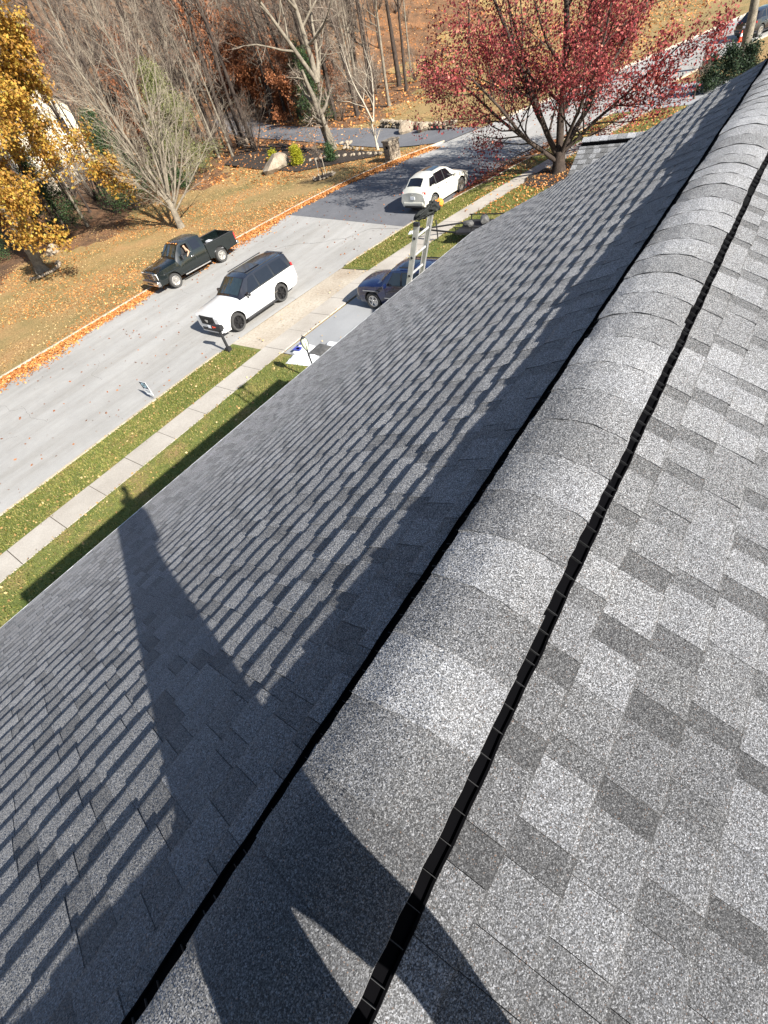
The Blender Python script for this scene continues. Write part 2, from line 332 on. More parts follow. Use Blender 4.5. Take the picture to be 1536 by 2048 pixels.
# sidewalk: separate slabs over a dark bed
sw = empty('sidewalk', (0, 0, 0)); tag(sw, kind='structure')
strip('sidewalk_bed', [(x, sidey(x)) for x in np.arange(-30, 50, 1)], [(x, sidey(x)+1.2) for x in np.arange(-30, 50, 1)], MT['joint'], 0.03, None).parent = sw
x = -29.6
while x < 48:
    L = 1.52; x1 = x+L
    b = MB(); a0, a1 = sidey(x), sidey(x1); g = 0.012; z1 = G0+0.062+random.uniform(-.004, .004)
    P = [(x+g, a0, z1), (x1-g, a1, z1), (x1-g, a1+1.2, z1), (x+g, a0+1.2, z1)]
    V = P+[(p[0], p[1], z1-0.05) for p in P]
    b.add(V, [(0, 1, 2, 3), (0, 4, 5, 1), (1, 5, 6, 2), (2, 6, 7, 3), (3, 7, 4, 0)])
    if x > -4: b.build('slab', MT['conc'], sw)
    else:
        o = b.build('slab', MT['conc'], sw)
    x = x1
# kerbs made of stones
def kerb(label, line, side, h=0.13, wd=0.16, x0=-12, x1=90, gap=None, mat=None):
    k = empty('kerb', (0, 0, 0)); tag(k, kind='structure')
    acc = []; dist = 0
    pts = [Vector((p[0], p[1])) for p in line if x0 <= p[0] <= x1]
    # resample by 3 m
    seg = []; cur = pts[0]; s = [cur]
    for p in pts[1:]:
        while (p-cur).length > 1.0: cur = cur+(p-cur).normalized()*1.0; s.append(cur)
    i = 0
    while i+3 < len(s):
        q = s[i:i+4]
        if gap and gap(0.5*(q[0].x+q[-1].x)): i += 3; continue
        V = []; F = []
        for j, p in enumerate(q):
            t = (q[min(j+1, 3)]-q[max(j-1, 0)]).normalized(); n = Vector((-t.y, t.x))*side
            pp = p+(t*0.015 if j == 0 else (-t*0.015 if j == 3 else t*0))
            for (o_, z) in ((0, -0.02), (0.012, h-0.01), (0.03, h), (wd, h), (wd, -0.02)):
                V.append((pp.x+n.x*o_, pp.y+n.y*o_, G0+z+(0.0)))
        for j in range(3):
            for e in range(4): F.append((j*5+e, (j+1)*5+e, (j+1)*5+e+1, j*5+e+1))
        F += [(0, 1, 2, 3, 4), (15, 19, 18, 17, 16)]
        o = mesh_obj('kerb_stone', V, F, mat or MT['kerb'], k)
        i += 3
    return k
kerb('far', FR, 1, x1=84, gap=lambda x: 42.6 < x < 47)
kerb('near', NR, -1, h=0.09, wd=0.13, x1=70, gap=lambda x: 10.8 < x < 19.2)
MT['crack'] = flat('crack_filler', (0.06, 0.058, 0.055), 0.8)
def cracks():
    rs = random.Random(21); b = MB()
    def line(x, y, ang, n, w_, st):
        V = []
        for k in range(n):
            t = Vector((math.cos(ang), math.sin(ang))); nn = Vector((-t.y, t.x))*w_*rs.uniform(.4, 1.2)
            V += [(x-nn.x, y-nn.y, G0+.006), (x+nn.x, y+nn.y, G0+.006)]
            x += t.x*st; y += t.y*st; ang += rs.gauss(0, .28)
        b.add(V, [(2*k, 2*k+2, 2*k+3, 2*k+1) for k in range(n-1)])
    for k in range(9):
        x = rs.uniform(0, 24); y = rs.uniform(18.8, 28.5); line(x, y, rs.choice([0.02, 1.5, -1.4, 0.1])+rs.gauss(0, .2), rs.randint(8, 26), .004, .14)
    line(-3, 18.75, 0.0, 90, .005, .25); line(24.35, 17.3, 1.52, 84, .012, .15)
    for k in range(7): line(rs.uniform(26, 42), rs.uniform(17, 24), rs.uniform(0, 3), 18, .01, .16)
    for k in range(6): line(rs.uniform(11.5, 18), rs.uniform(16.2, 17.3), rs.uniform(-.3, .5), 16, .008, .12)
    o = b.build('road_cracks', MT['crack']); tag(o, kind='structure')
cracks()
# second driveway opposite, leading into the woods
DL = catm([(45.8, 22.5), (47, 26.5), (48.2, 31), (50, 38), (52, 46), (56, 58), (62, 70)], 6)
DR = catm([(42.2, 24.0), (42.2, 28.5), (43.6, 34), (45.8, 41), (48, 48), (51.5, 59), (57, 71)], 6)
strip('driveway_opposite', DR, DL, MT['asph_new'], 0.05, follow=True)
# neighbour's driveway on the right
strip('neighbour_driveway', [(44.5, 2), (50.5, 2)], [(44.8, 12.0), (51.5, 10)], MT['asph_drive'], 0.075)
# mulch beds
def blob(cx, cy, rx, ry, n=22, jit=0.12, rot=0):
    P = []
    for k in range(n):
        a = 2*math.pi*k/n; r = 1+random.uniform(-jit, jit)
        x, y = rx*r*math.cos(a), ry*r*math.sin(a)
        P.append((cx+x*math.cos(rot)-y*math.sin(rot), cy+x*math.sin(rot)+y*math.cos(rot)))
    return P
poly('mulch_bed', [(37.2, 37), (38.5, 44), (40.5, 51), (46, 53.5), (47, 48), (44, 41), (42.4, 34), (41.2, 29.5), (40.0, 30.0), (38.8, 33.5)], MT['mulch'], 0.04, follow=True)
poly('mulch_ring', blob(31.9, 10.9, 2.1, 1.7), MT['mulch'], LH+0.012)
poly('mulch_strip', [(22, 3), (30, 3), (30, 7.5), (24, 8)], MT['mulch'], LH+0.008)

# ------------------------------------------------------------------ scattered leaves and grass (uncountable)
def scatter_quads(name, P, size, m, label, cat, flatness=0.35, elong=0.7, parent=None, zlift=0.015, curl=True):
    P = np.asarray(P); n = len(P)
    nrm = rng.normal(size=(n, 3))*flatness; nrm[:, 2] += 1; nrm /= np.linalg.norm(nrm, axis=1)[:, None]
    a = rng.uniform(0, 2*np.pi, n); u = np.stack([np.cos(a), np.sin(a), np.zeros(n)], 1)
    u -= nrm*(u*nrm).sum(1)[:, None]; u /= np.linalg.norm(u, axis=1)[:, None]; v = np.cross(nrm, u)
    s = size*rng.uniform(.6, 1.3, n)[:, None]*.5
    c = P+np.array([0, 0, zlift])
    V = np.stack([c-u*s, c-v*s*elong, c+u*s, c+v*s*elong], 1).reshape(-1, 3)
    return fastmesh(name, V, np.arange(4*n).reshape(-1, 4), m, label, cat, parent)
def fastmesh(name, V, F, m, label=None, cat=None, parent=None, kind='stuff'):
    me = bpy.data.meshes.new(name); nv, nf, k = len(V), len(F), F.shape[1]
    me.vertices.add(nv); me.vertices.foreach_set('co', np.asarray(V, np.float32).ravel())
    me.loops.add(nf*k); me.loops.foreach_set('vertex_index', F.astype(np.int32).ravel())
    me.polygons.add(nf); me.polygons.foreach_set('loop_start', np.arange(0, nf*k, k, dtype=np.int32))
    me.update(calc_edges=True); me.validate(); me.materials.append(m)
    o = bpy.data.objects.new(name, me); COL.objects.link(o)
    if parent: o.parent = parent
    if kind: tag(o, label, cat, kind=kind)
    return o
def fary(x): return np.interp(x, [p[0] for p in FR], [p[1] for p in FR])
def pts_zone(n, xr, yf, zf):
    x = rng.uniform(*xr, n); y = yf(x, n); return np.stack([x, y, np.array([zf(a, b) for a, b in zip(x, y)])], 1)
# leaf drift in the far gutter
n = 30000; x = rng.uniform(-12, 41, n); e = np.abs(rng.normal(0, .55, n))
wv = 0.95+0.35*np.sin(x*.37)+.2*np.sin(x*1.1); yy = fary(x)-0.02-e*wv*np.where(x > 24, .8, 1.0)
zz = G0+0.015+0.09*np.clip(1-e*1.2, 0, 1)*rng.uniform(0, 1, n)
scatter_quads('leaf_drift', np.stack([x, yy, zz], 1), .13, MT['leaforange'], 'drift of orange fallen leaves along the far gutter', 'fallen leaves', .6)
n = 2600; x = rng.uniform(29, 41, n); e = np.abs(rng.normal(0, .5, n))
nyv = np.interp(x, [p[0] for p in NR], [p[1] for p in NR]); yy = nyv+0.05+e*np.interp(x, [29, 33, 38, 41], [.1, 1.1, .9, .5])
scatter_quads('red_leaf_drift', np.stack([x, yy, np.full(n, G0+.03)], 1), .13, MT['leafbrown'], 'red fallen leaves piled at the near kerb under the maple', 'fallen leaves', .5)
n = 900; x = rng.uniform(-4, 60, n); yy = rng.uniform(0, 1, n)**1.0
nyv = np.interp(x, [p[0] for p in NR], [p[1] for p in NR]); yy = nyv+(fary(x)-nyv)*yy
scatter_quads('road_leaves', np.stack([x, yy, np.full(n, G0+.01)], 1), .11, MT['leafbrown'], 'stray fallen leaves scattered over the pale road', 'fallen leaves', .5)
n = 60000; x = rng.uniform(-14, 60, n); y = fary(x)+rng.uniform(0, 1, n)**1.1*22
P = np.stack([x, y, [TZ(a, b) for a, b in zip(x, y)]], 1); scatter_quads('lawn_leaves', P[((x < 40) | (y > fary(x)+.2)) & ((np.sin(x*.8+y*.3)+np.sin(y*.9-x*.35)+1.6*rng.random(n)) > .1)], .085, MT['leaflawn'], 'tan and orange leaves strewn over the far lawn', 'fallen leaves', .4)
n = 26000; x = rng.uniform(34, 115, n); y = rng.uniform(14, 95, n); k = (y > fary(x)+1) & ((x > 60) | (y > 36))
P = np.stack([x, y, [TZ(a, b) for a, b in zip(x, y)]], 1)[k]; n2 = 26000; x2 = rng.uniform(8, 44, n2); y2 = fary(x2)+.3+rng.uniform(0, 1, n2)**1.4*20
w2 = (np.sin(x2*.5+1)+np.sin(y2*.6+x2*.3)+1.1*rng.random(n2)) > .35
P2 = np.stack([x2, y2, [TZ(a, b) for a, b in zip(x2, y2)]], 1)[w2]; scatter_quads('orange_leaves', P2, .11, MT['leaforange'], 'patches of orange leaves on the far lawn', 'fallen leaves', .5)
scatter_quads('woodland_leaves', P, .28, MT['leaforange'], 'orange leaf litter over the woodland floor', 'fallen leaves', .5, zlift=.04)
n = 2600; x = rng.uniform(-6, 44, n); s_ = rng.random(n)
sy = np.array([sidey(a) for a in x]); yy = np.where(s_ < .45, sy+1.2+rng.random(n)*(2.1), sy-rng.random(n)**1.5*5)
yy = np.where(s_ > .9, sy+rng.choice([0, 1.2], n)+rng.normal(0, .08, n), yy); k = ~((x > 10.6) & (x < 19.6)) | (rng.random(n) < .12)
scatter_quads('verge_leaves', np.stack([x, yy, np.full(n, G0+.08)], 1)[k], .09, MT['leaflawn'], 'small fallen leaves on the green verge and lawn', 'fallen leaves', .5, zlift=.02)
n = 9000; x = rng.uniform(26, 50, n); yy = rng.uniform(6.5, 14.5, n); sq = np.array([sidey(a) for a in x]); k = (yy < np.array([neary(a) for a in x])-.1) & ((rng.random(n) < .08) | ((yy < sq) | (yy > sq+1.2))) & ~((x > 44) & (x < 51) & (rng.random(n) < .9))
scatter_quads('maple_leaves_on_grass', np.stack([x, yy, np.full(n, G0+.08)], 1)[k], .11, MT['leaforange'], 'fallen leaves on the grass around the red maple', 'fallen leaves', .5, zlift=.02)
def blades(name, P, h, m, label):
    n = len(P); a = rng.uniform(0, 2*np.pi, n); u = np.stack([np.cos(a), np.sin(a), 0*a], 1)*.012*rng.uniform(.7, 1.6, n)[:, None]
    lean = rng.normal(0, .025, (n, 3)); lean[:, 2] = h*rng.uniform(.5, 1.2, n)
    V = np.stack([P-u, P+u, P+lean], 1).reshape(-1, 3)
    return fastmesh(name, V, np.arange(3*n).reshape(-1, 3), m, label, 'grass')
n = 90000; x = rng.uniform(-5, 30, n); s_ = rng.random(n); sy = np.array([sidey(a) for a in x]); ny_ = np.array([neary(a) for a in x])
yy = np.where(s_ < .5, sy+1.22+rng.random(n)*np.maximum(ny_-.15-sy-1.22, 0), sy-.04-rng.random(n)*4.5)
k = (x < 11.0) | (x > 19.1)
blades('grass', np.stack([x, yy, np.full(n, G0+LH)], 1)[k], .07, MT['grass'], 'short green turf beside the sidewalk')

# ------------------------------------------------------------------ the house and its roof
house = empty('house', (0, 0, 0)); tag(house, 'house under the grey asphalt shingle roof the photo is taken from', 'house')
P_ = 0.48; DLF = 0.0342; EX = 0.143; SL = math.sqrt(1+P_*P_); YN = 4.45
YE = np.poly1d(np.polyfit([-3, -.84, 1.05, 2.48, 3.09, 4.08, 5.21, 6.56, 7.71], [4.88, 4.78, 4.63, 4.56, 4.49, 4.37, 4.22, 3.97, 3.75], 3))
def left(x, u, h):
    y0 = u/SL; y = y0*(1+(YE(x)/YN-1)*y0/YN)
    return (x, y+h*.433, DLF-P_*y+h*.9015)
def right(x, u, h):
    y = u/SL; return (x, -y-h*.433, DLF-P_*y+h*.9015)
def rake(u):
    y = u/SL; return 7.47+.13*max(0, y-2.1)
X0, NROW = -3.0, 39
U0 = 0.205*SL
def make_shingle(f, xa, xb, ui, ex, rowseed, side):
    rs = random.Random(rowseed); V = []; F = []; T = []
    x = xa; tabs = []; pat = random.Random(100+rowseed % 4 if side < 0 else rowseed)
    dbl = pat.random() < .5; tone0 = rs.uniform(-.02, .02)
    while x < xb-.03:
        wdt = (pat.uniform(.10, .18) if dbl else pat.uniform(.06, .09)) if side < 0 else (pat.uniform(.12, .2) if dbl else pat.uniform(.06, .1))
        e = min(xb, x+wdt)
        if xb-e < .05: e = xb
        t = (rs.uniform(.0090, .0104) if dbl else rs.uniform(.0056, .0070)) if side < 0 or ui < 1.6 else (rs.uniform(.0092, .0106) if dbl else rs.uniform(.0076, .0086))
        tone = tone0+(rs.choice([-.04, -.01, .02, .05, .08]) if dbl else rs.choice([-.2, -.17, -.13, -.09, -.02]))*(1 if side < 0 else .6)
        tabs.append((x, e, t, tone)); x = e; dbl = not dbl
    p1, p2, p3 = [random.Random(int(ui*1e4)*7+k+(3 if side > 0 else 0)).uniform(0, 6.28) for k in range(3)]
    for (a, b, t, tone) in tabs:
        nx = max(2, int((b-a)/.05)+1); base = len(V)
        prof = [(1.0, .0), (.55, .55), (.16, .97), (.045, .98), (0, .72), (0, 0)]   # (fraction up the exposure, height)
        jt = rs.uniform(-.003, .003)
        for i in range(nx):
            xx = a+(b-a)*i/(nx-1)
            if i == 0: xx += .0008
            if i == nx-1: xx -= .0008
            wv = .0020*math.sin(xx*31+p1)+.0022*math.sin(xx*2.3+p2)
            lift = 1+.07*math.sin(xx*3.1+p3)+rs.uniform(-.03, .03)
            for (s, hh) in prof:
                u = ui+ex*(1-s)+(jt+wv)*(1-s)**2 if s < 1 else ui-.012
                V.append(f(xx, u, t*hh*lift+(.0006 if s == 1 else 0)))
        k = len(prof)
        for i in range(nx-1):
            for j in range(k-1):
                q = (base+i*k+j, base+i*k+j+1, base+(i+1)*k+j+1, base+(i+1)*k+j)
                F.append(q if side > 0 else q[::-1])
        sL = tuple(base+j for j in range(k)); sR = tuple(base+(nx-1)*k+j for j in range(k))
        F.append(sL if side < 0 else sL[::-1]); F.append(sR[::-1] if side < 0 else sR)
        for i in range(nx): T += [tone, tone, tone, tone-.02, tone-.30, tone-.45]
    return V, F, T
def shingle_obj(name, V, F, T, parent):
    o = mesh_obj(name, V, F, MT['shingle'], parent)
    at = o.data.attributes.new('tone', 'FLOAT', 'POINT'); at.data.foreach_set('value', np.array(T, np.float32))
    sm = np.array([len(p.vertices) == 4 for p in o.data.polygons]); o.data.polygons.foreach_set('use_smooth', sm)
    o.data.set_sharp_from_angle(angle=R_(50)); return o
roofL = mesh_obj('roof_slope', [left(X0, 0.05, -.006), left(7.42, 0.05, -.006), left(7.42, 2.1*SL, -.006), left(7.68, YN*SL-.01, -.006), left(5.6, YN*SL-.01, -.006), left(3, YN*SL-.01, -.006), left(1.1, YN*SL-.01, -.006), left(X0, YN*SL-.01, -.006)], [(0, 7, 6, 5, 4, 3, 2, 1)], MT['deck'], house)
roofR = mesh_obj('roof_slope', [right(X0, 0.05, -.006), right(7.45, 0.05, -.006), right(7.45, 4.6*SL, -.006), right(X0, 4.6*SL, -.006)], [(0, 1, 2, 3)], MT['deck'], house)
cand = []
for side, f, roof in ((1, left, roofL), (-1, right, roofR)):
    for r in range(35 if side > 0 else 36):
        ui = U0-.06+r*EX*(1.0 if side > 0 else 1.0); ex = EX
        if side > 0: ui = U0-.06+r*(YN*SL+.006-U0+.06)/35; ex = (YN*SL+.006-U0+.06)/35
        xe = rake(ui+ex) if side > 0 else 7.52
        x = X0-((r*0.37+(0.13 if side < 0 else 0)) % 1.0)
        while x < xe-.02:
            xb = min(x+1.0, xe+random.uniform(-.004, .006)); xa = max(x, X0)
            if xb-xa > .04:
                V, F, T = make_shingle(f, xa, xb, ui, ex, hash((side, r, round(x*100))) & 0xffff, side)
                c = [proj(f(q, ui+ex*.5, 0)) for q in (xa, .5*(xa+xb), xb)]
                vis = 0
                for q in c:
                    if q and -80 < q[0] < 1620 and -80 < q[1] < 2130: vis = max(vis, 1/(q[2]**2+.05))
                cand.append((vis, roof, V, F, T))
            x += 1.0
cand.sort(key=lambda c: -c[0])
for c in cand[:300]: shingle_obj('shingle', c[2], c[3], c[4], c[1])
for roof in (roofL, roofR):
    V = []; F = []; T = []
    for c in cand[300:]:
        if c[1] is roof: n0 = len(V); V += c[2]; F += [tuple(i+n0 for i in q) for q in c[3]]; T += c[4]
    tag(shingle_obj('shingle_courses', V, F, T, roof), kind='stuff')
# ridge vent: black baffles both sides, fins, cap shingles
def ridge_z(x): return .0015*math.sin(x*3.1)+(.006*math.sin(x*5.3+1)+.004*math.sin(x*2.7))*min(1, max(0, (x-2.0)/1.5))
vent = empty('ridge_vent', (0, 0, 0), parent=house)
for sd in (1, -1):
    b = MB(); V = []; F = []; xs_ = np.arange(X0, 7.6, .04); prof = [(.120, -.014), (.158, -.024), (.184, -.042), (.188, -.036), (.192, -.037), (.192, -.060)]
    for xx in xs_:
        for (yy, zz) in prof: V.append((xx, sd*(yy+(.012 if sd > 0 and yy > .17 else 0)+(.0012*math.sin(xx*17+sd)+.001*math.sin(xx*41) if yy > .18 else 0)), zz+ridge_z(xx)*.6))
    k = len(prof)
    for i in range(len(xs_)-1):
        for j in range(k-1):
            q = (i*k+j, i*k+j+1, (i+1)*k+j+1, (i+1)*k+j); F.append(q[::-1] if sd > 0 else q)
    b.add(V, F); b.build('vent_baffle', MT['black'], vent)
    b = MB(); xx = X0
    while xx < 7.5:
        z = ridge_z(xx)*.6
        b.add([(xx-.0005, sd*.150, z-.010), (xx+.0005, sd*.150, z-.010), (xx+.0005, sd*.190, z-.034), (xx-.0005, sd*.190, z-.034), (xx-.0005, sd*.150, z-.03), (xx+.0005, sd*.150, z-.03), (xx+.0005, sd*.190, z-.052), (xx-.0005, sd*.190, z-.052)],
              [(0, 1, 2, 3), (0, 3, 7, 4), (1, 5, 6, 2), (2, 6, 7, 3)])
        xx += .062 if random.random() < .8 else .03
    tag(b.build('vent_fins', MT['fin'], vent), kind='stuff')
CAPX = .187
x = X0; ci = 0
while x < 7.6:
    rs = random.Random(ci*31+5); V = []; F = []; T = []; nyv_ = 19; nxx = 6
    tone = rs.choice([-.10, .0, .07, .09, -.05, .06, -.07, .03]); tone2 = tone+rs.uniform(-.08, .08); tph = rs.uniform(0, 6.28)
    jl, jr = rs.uniform(-.006, .004), rs.uniform(-.006, .004); sk = rs.uniform(-.012, .012)
    ov = .03; bh = rs.choice([.0022, .0026, .003, .0055]) if x > .75 else .0055
    for i in range(nxx):
        s = i/(nxx-1); xx0 = x+(CAPX+ov)*s
        for j in range(nyv_):
            t = -1+2*j/(nyv_-1); w_ = .165+(jl if t < 0 else jr)+.0015*math.sin(xx0*70+j*0)
            yy = t*w_; zt = .044*(1-abs(t)**1.9)
            z = zt+bh*(1-s)+.0005+ridge_z(xx0)+.002*math.sin(t*9+ci)*(1-s)+(.003 if abs(t) > .95 else 0)*0
            V.append((xx0+sk*t*(1-s*.2)+.002*math.sin(t*14+ci*3)*(1-s), yy, z)); T.append(tone+(tone2-tone)*max(0, t)*.6+.05*math.sin(xx0*2.6+t*1.7+math.sin(xx0*7))+rs.uniform(-.01, .01))
    n1 = len(V)
    for i in range(nxx-1):
        for j in range(nyv_-1): F.append((i*nyv_+j, (i+1)*nyv_+j, (i+1)*nyv_+j+1, i*nyv_+j+1))
    # butt face and side faces
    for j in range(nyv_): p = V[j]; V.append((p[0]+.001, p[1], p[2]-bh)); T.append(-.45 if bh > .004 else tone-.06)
    for j in range(nyv_-1): F.append((j, j+1, n1+j+1, n1+j))
    for e in (0, nyv_-1):
        b0 = len(V)
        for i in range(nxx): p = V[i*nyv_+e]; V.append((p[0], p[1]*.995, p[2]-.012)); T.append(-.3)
        for i in range(nxx-1):
            q = (i*nyv_+e, (i+1)*nyv_+e, b0+i+1, b0+i); F.append(q[::-1] if e == 0 else q)
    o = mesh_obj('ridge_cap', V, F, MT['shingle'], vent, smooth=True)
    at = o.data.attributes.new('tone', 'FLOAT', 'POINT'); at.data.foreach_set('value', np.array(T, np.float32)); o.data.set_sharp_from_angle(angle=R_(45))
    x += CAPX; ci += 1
# drip edge + gutter + fascia along the street eave
def eave_parts():
    xs_ = np.linspace(X0, 7.74, 60); V = []; F = []
    prof = [(-.02, .000), (.030, -.004), (.034, -.018), (.022, -.022), (.022, -.16), (.0, -.16)]
    for xx in xs_:
        bx, by, bz = left(xx, YN*SL, 0)
        for (a, z) in prof: V.append((xx, by+a, bz+z))
    k = len(prof)
    for i in range(len(xs_)-1):
        for j in range(k-1): F.append((i*k+j, (i+1)*k+j, (i+1)*k+j+1, i*k+j+1))
    mesh_obj('drip_edge', V, F, MT['whitealu'], house)
    b = MB(); b.add([(X0, 4.2, -2.42), (7.6, 3.4, -2.0), (7.6, left(7.6, YN*SL, 0)[1], left(7.6, YN*SL, 0)[2]-.15), (X0, left(X0, YN*SL, 0)[1], left(X0, YN*SL, 0)[2]-.15)], [(0, 1, 2, 3)]); b.build('soffit', MT['whitealu'], house)
eave_parts()
b = MB(); b.add([(X0+.3, 4.2, G0), (7.3, 3.4, G0), (7.3, -4.1, G0), (X0+.3, -4.1, G0), (X0+.3, 4.2, -2.2), (7.3, 3.4, -1.82), (7.3, -4.1, -2.1), (X0+.3, -4.1, -2.1), (X0+.3, 0, -.12), (7.3, 0, -.12)],
    [(1, 0, 4, 5), (2, 1, 5, 9, 6), (3, 2, 6, 7), (0, 3, 7, 8, 4)]); b.build('wall', MT['siding'], house)
b = MB()   # rake board of the far gable end
for sd in (1, -1):
    for k in range(24):
        y0, y1 = sd*k*3.76/24, sd*(k+1)*3.76/24
        x0_, x1_ = (rake(abs(y0)*SL)-.025, rake(abs(y1)*SL)-.025) if sd > 0 else (7.49, 7.49)
        z0, z1 = DLF-.012-P_*abs(y0), DLF-.012-P_*abs(y1)
        V = [(x0_, y0, z0), (x1_, y1, z1), (x1_, y1, z1-.16), (x0_, y0, z0-.16)]
        b.add(V, [(0, 1, 2, 3)] if sd < 0 else [(3, 2, 1, 0)])
b.build('rake_board', MT['whitealu'], house)
# lower garage wing: ridge runs towards the street
gw = empty('garage_wing', (0, 0, 0), parent=house)
GXR, GY1, GZR = 14.05, 4.02, -2.1
def wing(x_, y_, h): # s horizontal distance from ridge to the west
    return (x_, y_, GZR-.5*abs(GXR-x_)+h)
V = []; F = []; T = []
HW = 4.7; rows = int(HW*SL/EX); rs = random.Random(3)
for sd in (-1, 1):
    for r in range(rows):
        s0, s1 = (.12+r*HW/rows), (.12+(r+1)*HW/rows)
        y = -6+(r*.21 % .3)
        while y < GY1:
            e = min(GY1, y+rs.uniform(.13, .2)); 
            if GY1-e < .05: e = GY1
            t = rs.choice([.005, .011]); dk = not locals().get('dk', False); tone = -.16 if dk else rs.choice([0, .05, .1])
            n0 = len(V)
            for yy in (y+.001, e-.001):
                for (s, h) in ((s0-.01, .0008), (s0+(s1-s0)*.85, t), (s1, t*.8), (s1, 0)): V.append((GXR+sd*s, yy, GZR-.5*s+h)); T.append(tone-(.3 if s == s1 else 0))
            for j in range(3):
                q = (n0+j, n0+j+1, n0+4+j+1, n0+4+j); F.append(q[::-1] if sd > 0 else q)
            F.append((n0, n0+1, n0+2, n0+3)); F.append((n0+7, n0+6, n0+5, n0+4)); y = e
tag(shingle_obj('shingle_courses', V, F, T, gw), kind='stuff')
b = MB()
for sd in (-1, 1):
    b.add([(GXR, -6, GZR-.01), (GXR, GY1-.02, GZR-.01), (GXR+sd*HW, GY1-.02, GZR-.01-.5*HW), (GXR+sd*HW, -6, GZR-.01-.5*HW)], [(0, 1, 2, 3)])
b.build('roof_deck', MT['deck'], gw)
b = MB()
for sd in (-1, 1):
    q = GZR-.013; b.add([(GXR, GY1-.01, q), (GXR+sd*HW, GY1-.01, q-.5*HW), (GXR+sd*HW, GY1-.01, q-.5*HW-.16), (GXR, GY1-.01, q-.16)], [(0, 1, 2, 3)])
b.build('rake_board', MT['whitealu'], gw)
b = MB(); b.box((GXR-.15, -1, GZR-.055), (.05, 10.0, .045)); b.box((GXR+.15, -1, GZR-.055), (.05, 10.0, .045)); b.build('vent_baffle', MT['black'], gw)
yy = -6.0; k = 0
while yy < GY1-.05:
    b = MB(); e = min(yy+.2, GY1)
    V = []; 
    for y2, h in ((yy, .001), (e, .008)):
        for t in (-1, -.6, -.25, 0, .25, .6, 1): V.append((GXR+t*.15, y2, GZR+.05-.055*abs(t)**1.4+h))
    F = [(j, j+7, j+8, j+1) for j in range(6)]; n0 = 14
    V += [(v[0], v[1], v[2]-.012) for v in V[7:14]]+[(v[0], v[1], v[2]-.012) for v in V[0:7]]
    F += [(7+j, 14+j, 15+j, 8+j) for j in range(6)]+[(0, 21, 14, 7), (6, 13, 20, 27)]
    o = mesh_obj('ridge_cap', V, F, MT['shingle'], gw)
    at = o.data.attributes.new('tone', 'FLOAT', 'POINT'); at.data.foreach_set('value', np.full(len(V), random.uniform(-.03, .2), np.float32))
    yy += .2
b = MB(); b.add([(9.6, 3.6, G0), (18.5, 3.6, G0), (18.5, 3.6, -4.45), (GXR, 3.6, -2.2), (9.6, 3.6, -4.45)], [(0, 1, 2, 3, 4)]); b.add([(9.6, 3.6, G0), (9.6, -6, G0), (9.6, -6, -4.45), (9.6, 3.6, -4.45)], [(0, 1, 2, 3)])
b.add([(18.5, 3.6, G0), (18.5, -6, G0), (18.5, -6, -4.45), (18.5, 3.6, -4.45)], [(3, 2, 1, 0)]); b.build('wall', MT['siding'], gw)
quick('garage_door', MT['whitealu'], gw, lambda b: [b.box((14.2, 3.63, G0+.27+i*.54), (4.9, .05, .52)) for i in range(4)])


# ------------------------------------------------------------------ trees
def grow(out, tips, P, D, L, r, lvl, cfg):
    """out[lvl] collects polylines (pts, radii); tips collects points where leaves sit"""
    c = cfg[lvl]; n = c.get('seg', 4); pts = [P.copy()]; rad = [r]; d = D.normalized(); p = P.copy()
    for i in range(n):
        d = (d+Vector((random.gauss(0, 1), random.gauss(0, 1), random.gauss(0, 1)))*c.get('wob', .12)+Vector((0, 0, c.get('up', 0)))).normalized()
        p = p+d*(L/n); pts.append(p.copy()); rad.append(max(.0035, r*(1-(i+1)/n*c.get('tap', .6))))
    out.append((lvl, pts, rad))
    if lvl+1 < len(cfg):
        k = c['kids']; s0 = c.get('start', .3)
        for j in range(k):
            s = s0+(1-s0)*(j+random.random()*.8)/k; s = min(s, .99); ii = min(int(s*n), n-1); fr = s*n-ii
            q = pts[ii].lerp(pts[ii+1], fr); dd = (pts[ii+1]-pts[ii]).normalized()
            ax = dd.orthogonal().normalized(); ax = Matrix.Rotation(random.uniform(0, 2*math.pi), 3, dd) @ ax
            an = R_(random.uniform(*c['ang'])); nd = (dd*math.cos(an)+ax*math.sin(an))
            ll = L*random.uniform(*c['len'])*(1-.45*(s-s0)/(1-s0+1e-6)*c.get('short', 1))
            rr = min(rad[ii]*c.get('rk', .55), rad[ii]*.9)*random.uniform(.8, 1.1)
            grow(out, tips, q, nd, ll, rr, lvl+1, cfg)
    if lvl >= len(cfg)-c.get('leaf', 1):
        for i in range(1, n+1): tips.append(pts[i])
def tree_meshes(out, split):
    a = MB(); b = MB()
    for lvl, pts, rad in out:
        (a if lvl < split else b).tube(pts, rad, n=(9 if lvl == 0 else 6 if lvl < split else 3), cap=False)
    return a, b
def fastobj(name, V, F, m, parent):
    return mesh_obj(name, V, F, m, parent)
def leaves_at(name, tips, n, spread, size, m, parent, elong=.75, cut=None):
    T = np.array([tuple(t) for t in tips]); idx = rng.integers(0, len(T), n)
    P = T[idx]+rng.normal(0, 1, (n, 3))*spread
    if cut is not None: P = P[cut(P)]
    n = len(P); nrm = rng.normal(size=(n, 3)); nrm[:, 2] += .4; nrm /= np.linalg.norm(nrm, axis=1)[:, None]
    a = rng.normal(size=(n, 3)); u = np.cross(nrm, a); u /= np.linalg.norm(u, axis=1)[:, None]; v = np.cross(nrm, u)
    s = size*rng.uniform(.6, 1.3, n)[:, None]*.5
    V = np.stack([P-u*s, P-v*s*elong, P+u*s, P+v*s*elong], 1).reshape(-1, 3)
    return fastmesh(name, V, np.arange(4*n).reshape(-1, 4), m, parent=parent, kind=None)
